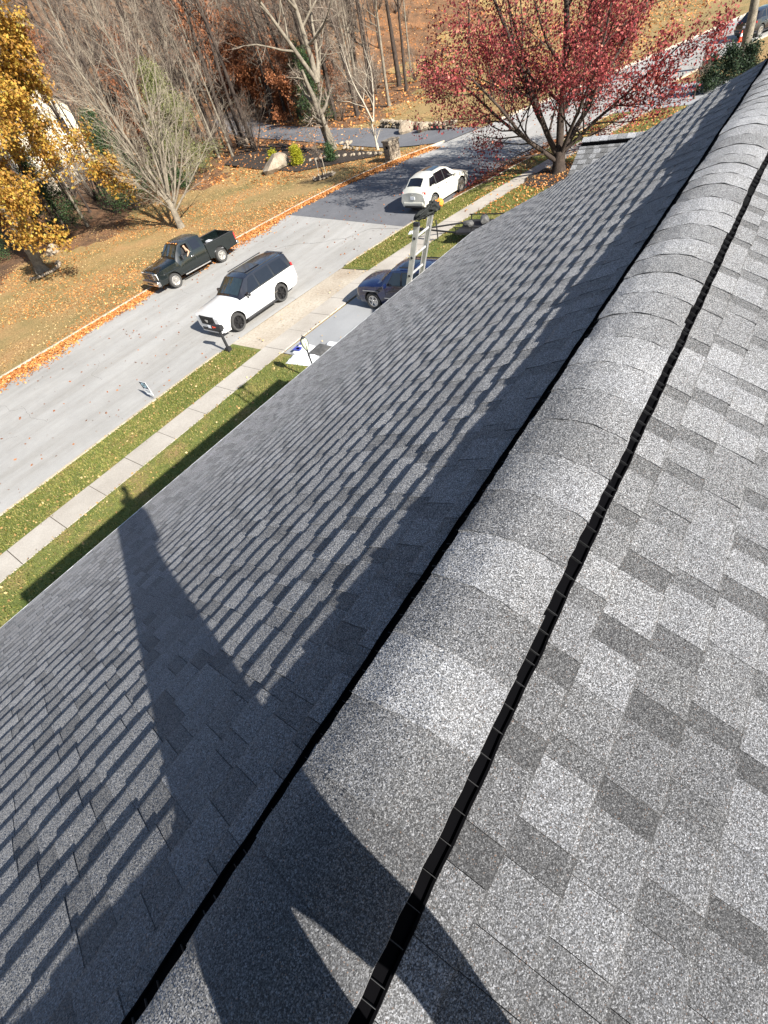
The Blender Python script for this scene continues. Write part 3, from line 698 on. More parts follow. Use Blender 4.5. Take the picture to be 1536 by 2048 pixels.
def tree(name, loc, label, cat, cfg, H, r, barkm, twigm, split=2, lean=(0, 0, 1), leaf=None, stems=None, group=None, seed=1, rz=0):
    random.seed(seed); t = empty(name, loc, rz); tag(t, label, cat, group)
    out = []; tips = []
    if stems:
        for (d, L, rr, z0) in stems: grow(out, tips, Vector((d[0]*.1, d[1]*.1, z0)), Vector(d), L, rr, 0, cfg)
        out.append((0, [Vector((0, 0, -.15)), Vector((0, 0, .1)), Vector((0, 0, .45)), Vector((0, 0, stems[0][3]+.3))], [r*1.5, r*1.15, r*1.0, r*.85]))
    else:
        grow(out, tips, Vector((0, 0, -.1)), Vector(lean), H, r, 0, cfg)
        out.append((0, [Vector((0, 0, -.15)), Vector((0, 0, .05)), Vector((0, 0, .5))], [r*1.6, r*1.3, r*1.0]))
    a, b = tree_meshes(out, split)
    tr = a.build('trunk', barkm, t, smooth=True)
    tw = b.build('twigs' if leaf is None else 'branches', twigm, t)
    if leaf: leaves_at('crown', tips, *leaf[:2], leaf[2], leaf[3], t, cut=leaf[4] if len(leaf) > 4 else None)
    return t
def copy_tree(t, loc, rz, sc, label, group):
    r = t.copy(); COL.objects.link(r); r.location = loc; r.rotation_euler = (0, 0, rz); r.scale = (sc, sc, sc*random.uniform(.92, 1.1))
    r['label'] = label; r['group'] = group
    for ch in list(t.children): c = ch.copy(); COL.objects.link(c); c.parent = r
    return r
def at(x, y, dz=0): return (x, y, TZ(x, y)+dz)
# red maple by the sidewalk: forks low into several limbs
maple_cfg = [dict(seg=6, wob=.07, up=.05, tap=.72, kids=11, start=.12, ang=(28, 62), len=(.42, .72), rk=.5),
             dict(seg=5, wob=.10, up=.04, tap=.8, kids=7, start=.22, ang=(25, 60), len=(.35, .6), rk=.5),
             dict(seg=4, wob=.14, up=.02, tap=.8, kids=5, start=.2, ang=(25, 65), len=(.4, .7), rk=.5, leaf=2),
             dict(seg=3, wob=.2, tap=.7, leaf=2)]
tree('red_maple', (32.5, 11.0, G0+.05), 'maple in crimson leaf growing from a dark mulch ring beside the sidewalk', 'tree', maple_cfg, 0, .36, MT['barkdark'], MT['barkdark'],
     stems=[((.10, .02, 1), 10.5, .22, .75), ((-.30, .38, 1), 10, .16, .7), ((.75, -.3, 1), 8.2, .14, .8), ((.5, .9, .95), 9.0, .13, .7), ((-.75, .55, .62), 7.6, .12, .5), ((.3, -1, .6), 6.5, .1, .9), ((.95, -.1, .5), 6.4, .12, .5), ((-.2, 1, .8), 8.0, .11, .6), ((-.35, -.6, .9), 6.5, .11, .8), ((1, .5, .8), 7.2, .11, .7)],
     leaf=(46000, .19, .125, MT['leafred'], lambda P: ((P[:, 2] > 2.6) | (np.hypot(P[:, 0], P[:, 1]) > 3.2)) & ~((P[:, 0] < -2.2) & (P[:, 2] < 3.1))), seed=11)
# golden oak on the left
oak_cfg = [dict(seg=7, wob=.05, up=.04, tap=.7, kids=17, start=.16, ang=(48, 88), len=(.44, .64), rk=.40, short=1.0),
           dict(seg=5, wob=.14, up=.05, tap=.8, kids=8, start=.25, ang=(30, 65), len=(.32, .55), rk=.5),
           dict(seg=4, wob=.16, up=.03, tap=.8, kids=4, start=.2, ang=(30, 70), len=(.4, .7), rk=.5, leaf=2),
           dict(seg=3, wob=.2, tap=.7, leaf=2)]
tree('golden_oak', at(15.4, 46.2), 'yellow leaved oak with a mossy grey trunk on the far lawn', 'tree', oak_cfg, 16.5, .42, MT['bark'], MT['bark'], leaf=(78000, .24, .19, MT['leafyel']), seed=23)
tree('golden_oak', at(4.0, 52), 'yellow leaved oak cut by the left edge of the photo', 'tree', oak_cfg, 17, .42, MT['bark'], MT['bark'], leaf=(48000, .26, .24, MT['leafyel']), seed=29)
# bare vase-shaped tree behind the pickup
vase_cfg = [dict(seg=7, wob=.05, up=.05, tap=.85, kids=11, start=.06, ang=(14, 50), len=(.30, .60), rk=.5),
            dict(seg=5, wob=.08, up=.05, tap=.85, kids=6, start=.15, ang=(16, 48), len=(.35, .62), rk=.5),
            dict(seg=4, wob=.10, up=.03, tap=.8, kids=5, start=.15, ang=(15, 45), len=(.4, .7), rk=.5),
            dict(seg=2, wob=.15, tap=.6)]
tree('bare_tree', at(24.6, 39.2), 'bare grey tree with fanned upright stems behind the pickup truck', 'tree', vase_cfg, 0, .27, MT['bark'], MT['twigtan'],
     stems=[((-.10, .05, 1), 10.5, .15, 1.7), ((.18, .12, 1), 10.5, .14, 1.6), ((-.34, .05, 1), 9.0, .11, 1.5), ((.46, -.05, 1), 9.4, .11, 1.7), ((.1, -.4, 1), 9.5, .11, 1.9), ((.05, .5, 1), 8.6, .10, 1.6), ((.9, .3, .95), 7.6, .09, 1.2), ((1.0, -.5, .8), 7.4, .08, 1.1), ((.6, -.8, .9), 7.6, .09, 1.3), ((.75, -.2, 1.1), 8.6, .10, 1.4), ((-.5, .7, .9), 6, .07, 1.3), ((-.7, -.2, .8), 5.0, .06, 1.2)], seed=5, split=2)
# big bare tree by the opposite driveway
big_cfg = [dict(seg=7, wob=.09, up=.05, tap=.8, kids=9, start=.18, ang=(30, 70), len=(.4, .7), rk=.5),
           dict(seg=5, wob=.16, up=.03, tap=.82, kids=7, start=.2, ang=(28, 65), len=(.35, .6), rk=.5),
           dict(seg=4, wob=.18, up=.0, tap=.8, kids=6, start=.15, ang=(25, 65), len=(.4, .7), rk=.45),
           dict(seg=3, wob=.22, tap=.6)]
tree('bare_tree', at(43.6, 37.7, -.05), 'large bare tree with a thick leaning trunk beside the opposite driveway', 'tree', big_cfg, 0, .42, MT['bark'], MT['twig'],
     stems=[((-.16, .12, 1), 6.0, .5, .3), ((-.55, .35, 1), 10.5, .20, 5.2), ((.02, .1, 1), 11, .26, 5.0), ((.45, -.1, 1), 9.5, .17, 5.0), ((.9, .3, .6), 6.5, .11, 4.6)], seed=15)
tree('sapling', at(42.3, 31.2), 'slim pale tree with a forked trunk between the driveway and the stone pillar', 'tree', big_cfg, 0, .12, MT['barkpale'], MT['twigtan'],
     stems=[((0, .02, 1), 2.2, .11, .1), ((-.1, .15, 1), 5.6, .08, 2.0), ((.5, -.15, 1), 5.0, .07, 2.0)], seed=9)
# the woods: straight bare trees, countable ones copied from four prototypes
wood_cfg = [dict(seg=7, wob=.035, up=.03, tap=.82, kids=17, start=.3, ang=(25, 65), len=(.18, .40), rk=.36),
            dict(seg=4, wob=.14, up=.06, tap=.85, kids=8, start=.12, ang=(25, 60), len=(.35, .6), rk=.5),
            dict(seg=3, wob=.18, up=.03, tap=.8, kids=5, start=.1, ang=(25, 60), len=(.4, .7), rk=.5),
            dict(seg=2, wob=.2, tap=.6)]
protos = []
GW = 'bare trees in the woods beyond the road'
spots = [(55.9, 43.4, .26, 15), (57.2, 42.0, .16, 14), (59.0, 40.9, .2, 15), (66.6, 43.2, .2, 15), (74.1, 49, .26, 16), (71, 45, .2, 14), (63.2, 60, .22, 15), (61, 66, .2, 16)]
LW = 'bare grey tree standing in the leaf covered woods'
for i, (x, y, r, H) in enumerate(spots[:5]):
    c2 = [dict(c) for c in wood_cfg]; c2[0]['start'] = .3+.05*i
    protos.append(tree('woodland_tree', at(x, y), ['thickest bare trunk at the right end of the opposite driveway', 'slim bare trunk just behind the thickest woodland trunk', 'leaning bare trunk above the low stone wall', 'bare trunk standing before the open orange slope', 'tall bare trunk on the open orange slope beyond the woods edge'][i], 'tree', c2, H, r, MT['bark'] if i == 2 else MT['barkdark'], MT['twig'], seed=40+i, group=None))
random.seed(77); np_ = 0
cands = []
for _ in range(12000):
    x = random.uniform(-30, 135); y = random.uniform(44, 150)
    if x < 44 and y < 52: continue
    if 44 <= x < 60 and y < 50+.0*x and not (x > 54 and y > 44): continue
    if 44 < x < 64 and abs(x-np.interp(y, [30, 50, 60, 72, 90], [46, 50.5, 54, 60, 70])) < 4 and y < 75: continue
    if x > 72 and y < 62 and random.random() < .93: continue
    if x > 90 and y < 95 and random.random() < .6: continue
    if 33 < x < 48 and 68 < y < 92: continue
    q = [proj(at(x, y, hz)) for hz in (0, 6, 12)]
    if not any(k and -60 < k[0] < 1500 and -60 < k[1] < 420 for k in q): continue
    if any((x-a)**2+(y-b)**2 < (1.7 if y < 78 else 2.6)**2 for a, b in cands): continue
    cands.append((x, y))
    if len(cands) > 288: break
for (x, y) in cands:
    q = random.choice(protos); copy_tree(q, at(x, y), random.uniform(0, 6.28), random.uniform(.7, 1.12), LW, GW)
# russet beech saplings that keep their leaves
be_cfg = [dict(seg=5, wob=.06, up=.04, tap=.8, kids=14, start=.12, ang=(40, 80), len=(.28, .5), rk=.4), dict(seg=4, wob=.14, tap=.8, kids=6, start=.15, ang=(30, 70), len=(.35, .6), rk=.5, leaf=2), dict(seg=3, wob=.2, tap=.7, leaf=2)]
bp = [tree('beech_sapling', at(56, 54), 'russet leaved young beech at the edge of the woods', 'tree', be_cfg, 6.0, .08, MT['barkdark'], MT['barkdark'], leaf=(5200, .22, .2, MT['leafbrown']), seed=60, split=1),
      tree('beech_sapling', at(59.5, 57), 'russet leaved young beech at the edge of the woods', 'tree', be_cfg, 4.4, .06, MT['barkdark'], MT['barkdark'], leaf=(3800, .2, .2, MT['leafbrown']), seed=61, split=1)]
GB = 'russet young beeches in the woods'
for q in bp: q['group'] = GB
random.seed(5)
for k in range(46):
    if k < 26: x, y = random.uniform(52, 74), random.uniform(54, 84)
    else: x, y = random.uniform(-12, 110), random.uniform(62, 110)
    if abs(x-np.interp(y, [50, 60, 72, 90], [50.5, 54, 60, 70])) < 3 and y < 72: x += 7
    copy_tree(random.choice(bp), at(x, y), random.uniform(0, 6.28), random.uniform(.8, 1.6), 'russet leaved young beech at the edge of the woods', GB)
th_cfg = [dict(seg=4, wob=.1, up=.05, tap=.8, kids=7, start=.1, ang=(20, 55), len=(.4, .7), rk=.5), dict(seg=3, wob=.16, up=.03, tap=.8, kids=5, start=.1, ang=(20, 60), len=(.4, .7), rk=.5), dict(seg=2, wob=.2, tap=.6)]
GT = 'bare brown thickets under the woodland trees'
tp = [tree('thicket', at(x, y), 'bare brown thicket of thin stems under the trees', 'shrub', th_cfg, 0, .04, MT['barkdark'], MT['twig'], seed=80+i, split=1, group=GT,
      stems=[((random.gauss(0, .35), random.gauss(0, .35), 1), random.uniform(2.2, 3.6), .03, 0) for _ in range(9)]) for i, (x, y) in enumerate([(66, 50), (62, 47), (70, 55)])]
random.seed(8); n_ = 0
while n_ < 170:
    x, y = random.uniform(-20, 110), random.uniform(44, 100)
    if x < 44 and y < 54: continue
    if x > 72 and y < 62: continue
    if abs(x-np.interp(y, [30, 50, 60, 72, 90], [46, 50.5, 54, 60, 70])) < 4 and y < 75: continue
    q = proj(at(x, y, 1))
    if not (q and -60 < q[0] < 1500 and -40 < q[1] < 420): continue
    copy_tree(random.choice(tp), at(x, y), random.uniform(0, 6.28), random.uniform(.7, 1.4), 'bare brown thicket of thin stems under the trees', GT); n_ += 1
# evergreens
def evergreen(name, loc, label, H, W, n, m, seed=1, top=.3, group=None):
    random.seed(seed); t = empty(name, loc); tag(t, label, 'shrub' if H < 3.2 else 'tree', group)
    quick('trunk', MT['barkdark'], t, lambda b: b.tube([(0, 0, -.1), (0, 0, H*.9)], [.09*H/4, .02], n=6))
    tips = []; b = MB()
    for k in range(int(40+H*8)):
        z = H*(.08+.9*(k/(40+H*8))); rr = W*.5*(1-(z/H)**1.5*(1-top*.3))*random.uniform(.7, 1.1); a = random.uniform(0, 6.28)
        pts = [Vector((0, 0, z)), Vector((math.cos(a)*rr*.5, math.sin(a)*rr*.5, z+.06)), Vector((math.cos(a)*rr, math.sin(a)*rr, z-.02+.1*random.random()))]
        b.tube(pts, [.02, .012, .006], n=3, cap=False)
        for s in np.linspace(.25, 1, 7): tips.append(pts[0].lerp(pts[2], s))
    b.build('branches', MT['barkdark'], t); leaves_at('crown', tips, n, .13+.02*H, .17, m, t, elong=.35)
    return t
evergreen('evergreen_shrub', at(15.5, 55.5), 'dark green shrub hidden behind the yellow oak', 5.5, 5.0, 9000, MT['leafgreen'], 1)
evergreen('evergreen_shrub', at(28.0, 50.5), 'dark green yew behind the fanned bare tree', 7.5, 6.5, 16000, MT['leafgreen'], 2)
evergreen('evergreen_shrub', at(22.0, 53.5), 'second dark evergreen left of the fanned bare tree', 6.5, 5.0, 11000, MT['leafgreen'], 9)
evergreen('hemlock', at(36.3, 51.5), 'olive green hemlock at the right of the fanned bare tree', 9, 8.0, 24000, MT['leafolive'], 3)
evergreen('hemlock', at(42.5, 60.5), 'taller olive hemlock behind the garden bed', 9, 5.5, 12000, MT['leafolive'], 4)
evergreen('evergreen_shrub', at(33.5, 50.3), 'low dark juniper on the orange leaf edge', 2.0, 3.4, 4500, MT['leafgreen'], 5)
evergreen('hemlock', at(53.5, 47.5), 'dark hemlock behind the trunk of the large bare tree', 6.5, 4.6, 9000, MT['leafgreen'], 6)
evergreen('hemlock', at(57.5, 52.0), 'dark drooping hemlock at the edge of the woods', 7, 4.6, 9000, MT['leafgreen'], 7)
evergreen('lime_shrub', at(39.3, 38.6), 'rounded lime green shrub beside the boulder', 1.35, 1.15, 3800, MT['leaflime'], 8, top=1)
evergreen('lime_shrub', at(40.8, 43.4), 'small yellow green shrub behind the boulder', .8, .9, 1500, MT['leaflime'], 18, top=1)
evergreen('green_shrub', at(39.8, 34.8), 'small dark green shrub by the thick trunk', 1.2, 1.1, 2000, MT['leafgreen'], 28, top=1)
# neighbour's dark shrubs at the right, seen just past the roof
for k, (x, y, H, W, lab) in enumerate([(47.4, 6.3, 1.9, 1.6, 'dark pine shrub with upright tips left of the others past the roof'), (49.2, 5.5, 2.0, 1.9, 'tallest dark pine shrub past the roof edge'), (51.0, 4.5, 1.7, 1.9, 'dark pine shrub just left of the leaning trunk'), (54.2, 3.0, 1.2, 1.6, 'low dark pine shrub right of the leaning trunk')]):
    evergreen('pine_shrub', (x, y, G0+.05), lab, H, W, 3600, MT['leafdark'], 30+k, top=1)
tree('street_tree', (55.6, 5.4, G0), 'thick grey trunk at the top right with a few bare twigs', 'tree', wood_cfg, 17, .34, MT['bark'], MT['twig'], seed=71)
tree('young_tree', (46.0, 6.7, G0), 'thin staked young tree before the dark pine shrubs', 'tree', wood_cfg, 3.0, .05, MT['barkdark'], MT['twig'], seed=72)

# ------------------------------------------------------------------ stones, pillar, beds
def rock(name, loc, s, seed, m=None, parent=None, label=None, cat=None, group=None, sub=2):
    rs = random.Random(seed); bm = bmesh.new(); bmesh.ops.create_icosphere(bm, subdivisions=sub, radius=1)
    pl = [(Vector((rs.gauss(0, 1), rs.gauss(0, 1), rs.gauss(0, 1))).normalized(), rs.uniform(.55, .85)) for _ in range(9)]
    for v in bm.verts:
        for n, dd in pl:
            e = v.co.dot(n)-dd
            if e > 0: v.co -= n*e
        v.co += Vector((rs.gauss(0, 1), rs.gauss(0, 1), rs.gauss(0, 1)))*.02
        v.co = Vector((v.co.x*s[0], v.co.y*s[1], v.co.z*s[2]))
    me = bpy.data.meshes.new(name); bm.to_mesh(me); bm.free(); me.materials.append(m or MT['stone'])
    o = bpy.data.objects.new(name, me); COL.objects.link(o); o.location = loc
    if parent: o.parent = parent
    if label: tag(o, label, cat, group)
    return o
rock('boulder', at(38.2, 40.5, .35), (1.8, 1.3, .95), 4, label='large tan boulder beside the lime green shrub', cat='boulder')
rock('boulder', at(47.8, 55.0, .2), (1.1, .8, .6), 6, label='mossy boulder at the edge of the far garden bed', cat='boulder')
rock('boulder', at(47.3, 31.2, .25), (.95, .8, .75), 7, label='upright boulder on the low stone wall', cat='boulder')
rock('boulder', at(46.9, 29.0, .3), (.7, .6, .6), 8, label='grey boulder at the road end of the low stone wall', cat='boulder')
rock('flat_stone', at(18.2, 49.6, .2), (.7, .35, .6), 9, label='upright flat stone beside the oak trunk', cat='stone')
def stone_row(label, pts, n, sz, seed, layers=1, name='stone_edging', cat='stone wall'):
    w_ = empty(name, (0, 0, 0)); tag(w_, label, cat); rs = random.Random(seed)
    P = catm(pts, 10)
    for L in range(layers):
        for k in range(n):
            q = P[min(len(P)-1, int((k+rs.random()*.4)/n*len(P)))]
            rock('stone', at(q[0]+rs.uniform(-.1, .1), q[1]+rs.uniform(-.1, .1), sz*.35+L*sz*.75), (sz*rs.uniform(.7, 1.25), sz*rs.uniform(.5, .8), sz*rs.uniform(.4, .6)), rs.randint(0, 9999), parent=w_, sub=1)
    return w_
stone_row('low dry stone wall curving along the right of the opposite driveway', [(46.6, 25.6), (47.4, 29), (49, 33), (50.2, 36)], 26, .42, 3, layers=2, name='stone_wall')
stone_row('row of small stones edging the mulch bed', [(39.6, 39.5), (40.6, 36.5), (41.0, 33.0), (40.6, 29.8), (40.2, 27.6)], 26, .28, 4)
stone_row('stones heaped round the thick trunk', [(44.6, 39.2), (44.9, 36.5), (43.4, 35.8), (42.4, 33.0)], 14, .35, 5)
stone_row('ring of pale stones round the oak trunk', [(13.9, 45.2), (14.9, 44.6), (16.2, 44.9), (16.9, 46.2)], 12, .26, 6)
stone_row('ring of stones round the staked sapling', [(34.4, 32.3), (35.0, 31.4), (35.9, 31.4), (36.2, 32.3), (35.4, 33.1), (34.5, 32.8)], 15, .2, 7)
random.seed(91)
stk = tree('staked_sapling', at(35.3, 32.2), 'young tree tied between stakes inside a ring of stones', 'tree', wood_cfg, 3.0, .05, MT['barkdark'], MT['twig'], seed=73)
for dx in (-.6, .6): quick('stake', MT['barkpale'], stk, lambda b: b.tube([(dx, dx*.3, 0), (dx, dx*.3, 1.5)], .025, n=6))
poly('mulch_ring', blob(35.3, 32.2, 1.0, .85), MT['mulch'], 0.05)
pil = empty('stone_pillar', at(38.4, 26.9, -.02), R_(-18)); tag(pil, 'square fieldstone pillar with a mail niche at the road edge', 'pillar')
rs = random.Random(12)
quick('core', MT['stone'], pil, lambda b: b.box((0, 0, .62), (.98, .78, 1.24)))
for sd in range(4):
    wd = 1.0 if sd % 2 == 0 else .8; z = .02
    while z < 1.25:
        h = rs.uniform(.16, .28); h = min(h, 1.32-z); u = -wd/2
        while u < wd/2-.05:
            l = min(rs.uniform(.2, .42), wd/2-u)
            if wd/2-u-l < .08: l = wd/2-u
            if not (sd == 3 and abs(u+l/2) < .2 and .75 < z < 1.05):
                cx = u+l/2; off = (.39 if sd % 2 == 0 else .49)+rs.uniform(0, .03)
                ang = sd*math.pi/2; c = Matrix.Rotation(ang, 3, 'Z') @ Vector((cx, -off, 0))
                b = MB(); b.box((c.x, c.y, z+h/2), (l-.02, .08, h-.02), rz=ang); b.build('stone', MT['stone'], pil)
            u += l
        z += h
quick('cap_stone', MT['stone'], pil, lambda b: b.box((0, 0, 1.38), (1.16, .96, .12)))
quick('mail_niche', MT['black'], pil, lambda b: b.box((-.5, 0, .95), (.05, .34, .26)))

# ------------------------------------------------------------------ neighbouring buildings
nh = empty('neighbour_house', (39.9, 75.5, -6.4), R_(14)); tag(nh, 'cream stucco house half hidden behind the yellow oak', 'house')
b = MB(); b.add([(0, 0, 0), (-9, 0, 0), (-9, 12, 0), (0, 12, 0), (0, 0, 7.2), (-9, 0, 7.2), (-9, 12, 7.2), (0, 12, 7.2), (-4.5, 0, 10), (-4.5, 12, 10)], [(0, 4, 8, 5, 1), (1, 5, 6, 2), (2, 6, 9, 7, 3), (3, 7, 4, 0)]); b.build('wall', MT['stucco'], nh)
b = MB(); b.add([(.4, -.4, 7.0), (.4, 12.4, 7.0), (-4.5, 12.4, 10.1), (-4.5, -.4, 10.1), (-9.4, -.4, 7.0), (-9.4, 12.4, 7.0), (.4, -.4, 6.85), (-4.5, -.4, 9.95), (-9.4, -.4, 6.85)], [(0, 1, 2, 3), (3, 2, 5, 4), (0, 3, 7, 6), (3, 4, 8, 7)]); b.build('roof', MT['roofdark'], nh)
for (u, z) in ((-2.2, 4.6), (-6.6, 4.6), (-6.6, 1.6)):
    f = quick('window', MT['whitealu'], nh, lambda b: [b.box((u, -.02, z), (1.3, .08, .1)), b.box((u, -.02, z+1.5), (1.3, .08, .1)), b.box((u-.62, -.02, z+.75), (.09, .08, 1.42)), b.box((u+.62, -.02, z+.75), (.09, .08, 1.42))])
    quick('pane', MT['glasstint'], f, lambda b: b.box((u, -.01, z+.75), (1.16, .03, 1.4)))
fh = empty('distant_house', at(118, 84, 2), R_(30)); tag(fh, 'pale house glimpsed at the top through the bare trees', 'house')
b = MB(); b.box((0, 0, 3), (16, 9, 8)); b.build('wall', MT['stucco'], fh)
b = MB(); b.add([(-8.4, -5, 7), (8.4, -5, 7), (8.4, 0, 10), (-8.4, 0, 10), (8.4, 5, 7), (-8.4, 5, 7)], [(0, 1, 2, 3), (3, 2, 4, 5)]); b.build('roof', MT['roofdark'], fh)
for k in range(5): quick('window', MT['glasstint'], fh, lambda b: b.box((-6.2+k*3, -4.52, 4.2), (1.1, .06, 1.5)))


# ------------------------------------------------------------------ vehicles
def lerp(a, b, t): return a+(b-a)*t
def make_wheel(parent, x, y, r, wd, rimm, spokes, side, rimr=.66):
    wh = empty('wheel', (x, y, r)); wh.parent = parent
    b = MB(); h = wd/2; b.lathe([(r*rimr, -h*.9), (r*.93, -h), (r, -h*.75), (r, h*.75), (r*.93, h), (r*rimr, h*.9)], axis='Y', n=32); t = b.build('tyre', MT['tyre'], wh, auto=40)
    b = MB(); yo = side*h*.92
    b.lathe([(r*rimr, side*h*.9), (r*rimr*.97, yo), (r*rimr*.86, yo), (r*rimr*.84, side*h*.3), (0.001, side*h*.3)], axis='Y', n=32)
    for k in range(spokes):
        a = 2*math.pi*k/spokes; m3 = Matrix.Rotation(a, 3, 'Y')
        c = m3 @ Vector((0, 0, r*rimr*.47)); b.box((c.x, yo*.9, c.z), (r*(.34/ max(4, spokes)*2.1), .02, r*rimr*.86), mat=m3)
    b.lathe([(r*.16, yo*.86), (r*.14, yo*1.0), (.001, yo*1.02)], axis='Y', n=16)
    b.build('rim', rimm, wh, auto=40)
    return wh
class Car:
    """stations: x, zb, zm, zk, zr, wb, wm, wk, wr ; x counts back from the front bumper"""
    def __init__(s, name, L, st, wheels, r, loc, rz, label, cat, paint, upper=None, wr_w=.26, rimm=None, spokes=6, rimr=.66, tyre_out=.0, group=None):
        s.L = L; s.st = st; s.root = empty(name, loc, rz); tag(s.root, label, cat, group); s.paint = paint
        V = []; F = []; mi = []; N = 12
        S2 = []
        for i in range(len(st)-1):
            for k in range(3): S2.append([lerp(a, b, k/3) for a, b in zip(st[i], st[i+1])])
        S2.append(st[-1]); s.S2 = S2
        for q in S2:
            x, zb, zm, zk, zr, wb, wm, wk, wr = q; X = L/2-x
            half = [(wb, zb), (wm, zm*.75+zb*.25), (wm, zm), (wk, zk), (wr, zr-.02)]
            zc = zr+.03
            ring = [(X, 0, zb)]+[(X, a, z) for a, z in half]+[(X, wr*.5, zc-.008), (X, 0, zc), (X, -wr*.5, zc-.008)]+[(X, -a, z) for a, z in half[::-1]]
            V += ring; n = len(ring)
        for i in range(len(S2)-1):
            for j in range(n):
                j2 = (j+1) % n; F.append((i*n+j, i*n+j2, (i+1)*n+j2, (i+1)*n+j))
                mi.append(1 if (upper and 4 <= j <= 8 and s.up_ok(S2[i], S2[i+1])) else 0)
        F.append(tuple(range(n))[::-1]); F.append(tuple((len(S2)-1)*n+j for j in range(n))); mi += [0, 0]
        o = mesh_obj('body', V, F, [paint, upper or paint], s.root, mi=mi)
        bm = bmesh.new(); bm.from_mesh(o.data); bmesh.ops.recalc_face_normals(bm, faces=bm.faces); bm.to_mesh(o.data); bm.free()
        wmx = max(q[6] for q in st)
        cut = []
        for wx in wheels:
            for sd in (1, -1):
                b = MB(); R1 = r+.07; b.lathe([(0.001, -.18), (R1, -.18), (R1, .3), (0.001, .3)], axis='Y', n=28)
                c = b.build('cutter', MT['trim'], loc=(L/2-wx, sd*(wmx-.12), r+.02))
                c.rotation_euler = (0, 0, 0 if sd > 0 else math.pi)
                bmx = bmesh.new(); bmx.from_mesh(c.data); bmesh.ops.remove_doubles(bmx, verts=bmx.verts, dist=.003); bmesh.ops.recalc_face_normals(bmx, faces=bmx.faces); bmx.to_mesh(c.data); bmx.free()
                c.parent = s.root
                md = o.modifiers.new('b', 'BOOLEAN'); md.operation = 'DIFFERENCE'; md.object = c; md.solver = 'EXACT'; md.material_mode = 'TRANSFER'; cut.append(c)
        dg = bpy.context.evaluated_depsgraph_get(); dg.update(); me = bpy.data.meshes.new_from_object(o.evaluated_get(dg)); o.modifiers.clear(); o.data = me
        for c in cut: bpy.data.objects.remove(c)
        bv = o.modifiers.new('bevel', 'BEVEL'); bv.width = .055; bv.segments = 3; bv.limit_method = 'ANGLE'; bv.angle_limit = R_(24)
        autosmooth(o, 50); s.body = o
        for wx in wheels:
            for sd in (1, -1): make_wheel(s.root, L/2-wx, sd*(wmx-wr_w/2-.015+tyre_out), r, wr_w, rimm or MT['alloy'], spokes, sd, rimr)
    def up_ok(s, a, b): return min(a[4], b[4]) > s_up_limit[0]
    def q(s, x):
        st = s.st
        for i in range(len(st)-1):
            if st[i][0] <= x <= st[i+1][0]:
                t = (x-st[i][0])/max(1e-6, st[i+1][0]-st[i][0]); return [lerp(a, b, t) for a, b in zip(st[i], st[i+1])]
        return st[-1] if x > st[-1][0] else st[0]
    def side(s, x, t, sd, out=.008):   # t 0 belt .. 1 roof edge
        q = s.q(x); y = lerp(q[7], q[8], t); z = lerp(q[3], q[4]-.02, t)
        return Vector((s.L/2-x, sd*(y+out), z+out*.3))
    def low(s, x, t, sd, out=.006):    # t 0 rocker .. 1 belt
        q = s.q(x)
        if t < .4: u = t/.4; y, z = lerp(q[5], q[6], min(1, u*1.5)), lerp(q[1], q[2], u)
        else: u = (t-.4)/.6; y, z = lerp(q[6], q[7], u), lerp(q[2], q[3], u)
        return Vector((s.L/2-x, sd*(y+out), z))
    def top(s, x, v, out=.008):        # v -1..1 across
        q = s.q(x); z = q[4]-.02+.05*(1-v*v)
        return Vector((s.L/2-x, v*q[8], z+out))
    def panel(s, name, m, pts, parent=None):  # pts grid rows
        b = MB(); nr, nc = len(pts), len(pts[0]); b.add([p for r in pts for p in r], [(i*nc+j, i*nc+j+1, (i+1)*nc+j+1, (i+1)*nc+j) for i in range(nr-1) for j in range(nc-1)])
        return b.build(name, m, parent or s.root, smooth=True)
    def swin(s, name, m, x0b, x1b, x0t, x1t, t0, t1, sd, fn=None):
        fn = fn or s.side
        return s.panel(name, m, [[fn(lerp(lerp(x0b, x1b, c/4), lerp(x0t, x1t, c/4), r/2), lerp(t0, t1, r/2), sd) for c in range(5)] for r in range(3)])
    def twin(s, name, m, x0, x1, v0, v1, narrow=1.0):
        return s.panel(name, m, [[s.top(lerp(x0, x1, r/4), lerp(v0, v1, c/8)*lerp(1, narrow, r/4), .012) for c in range(9)] for r in range(5)])
    def bx(s, name, m, c, d, rz=0, parent=None, bev=.012):
        b = MB(); b.box((s.L/2-c[0], c[1], c[2]), d, rz=rz); o = b.build(name, m, parent or s.root)
        if bev and min(d) > bev*2.2:
            mm = o.modifiers.new('bevel', 'BEVEL'); mm.width = bev; mm.segments = 2
        return o
s_up_limit = [1.12]
def seams(c, xs, t0=.12, t1=.98):
    for x in xs:
        for sd in (1, -1): c.swin('door_seam', MT['trim'], x, x+.022, x, x+.022, t0, t1, sd, lambda a, t, k: c.low(a, t, k, .004))
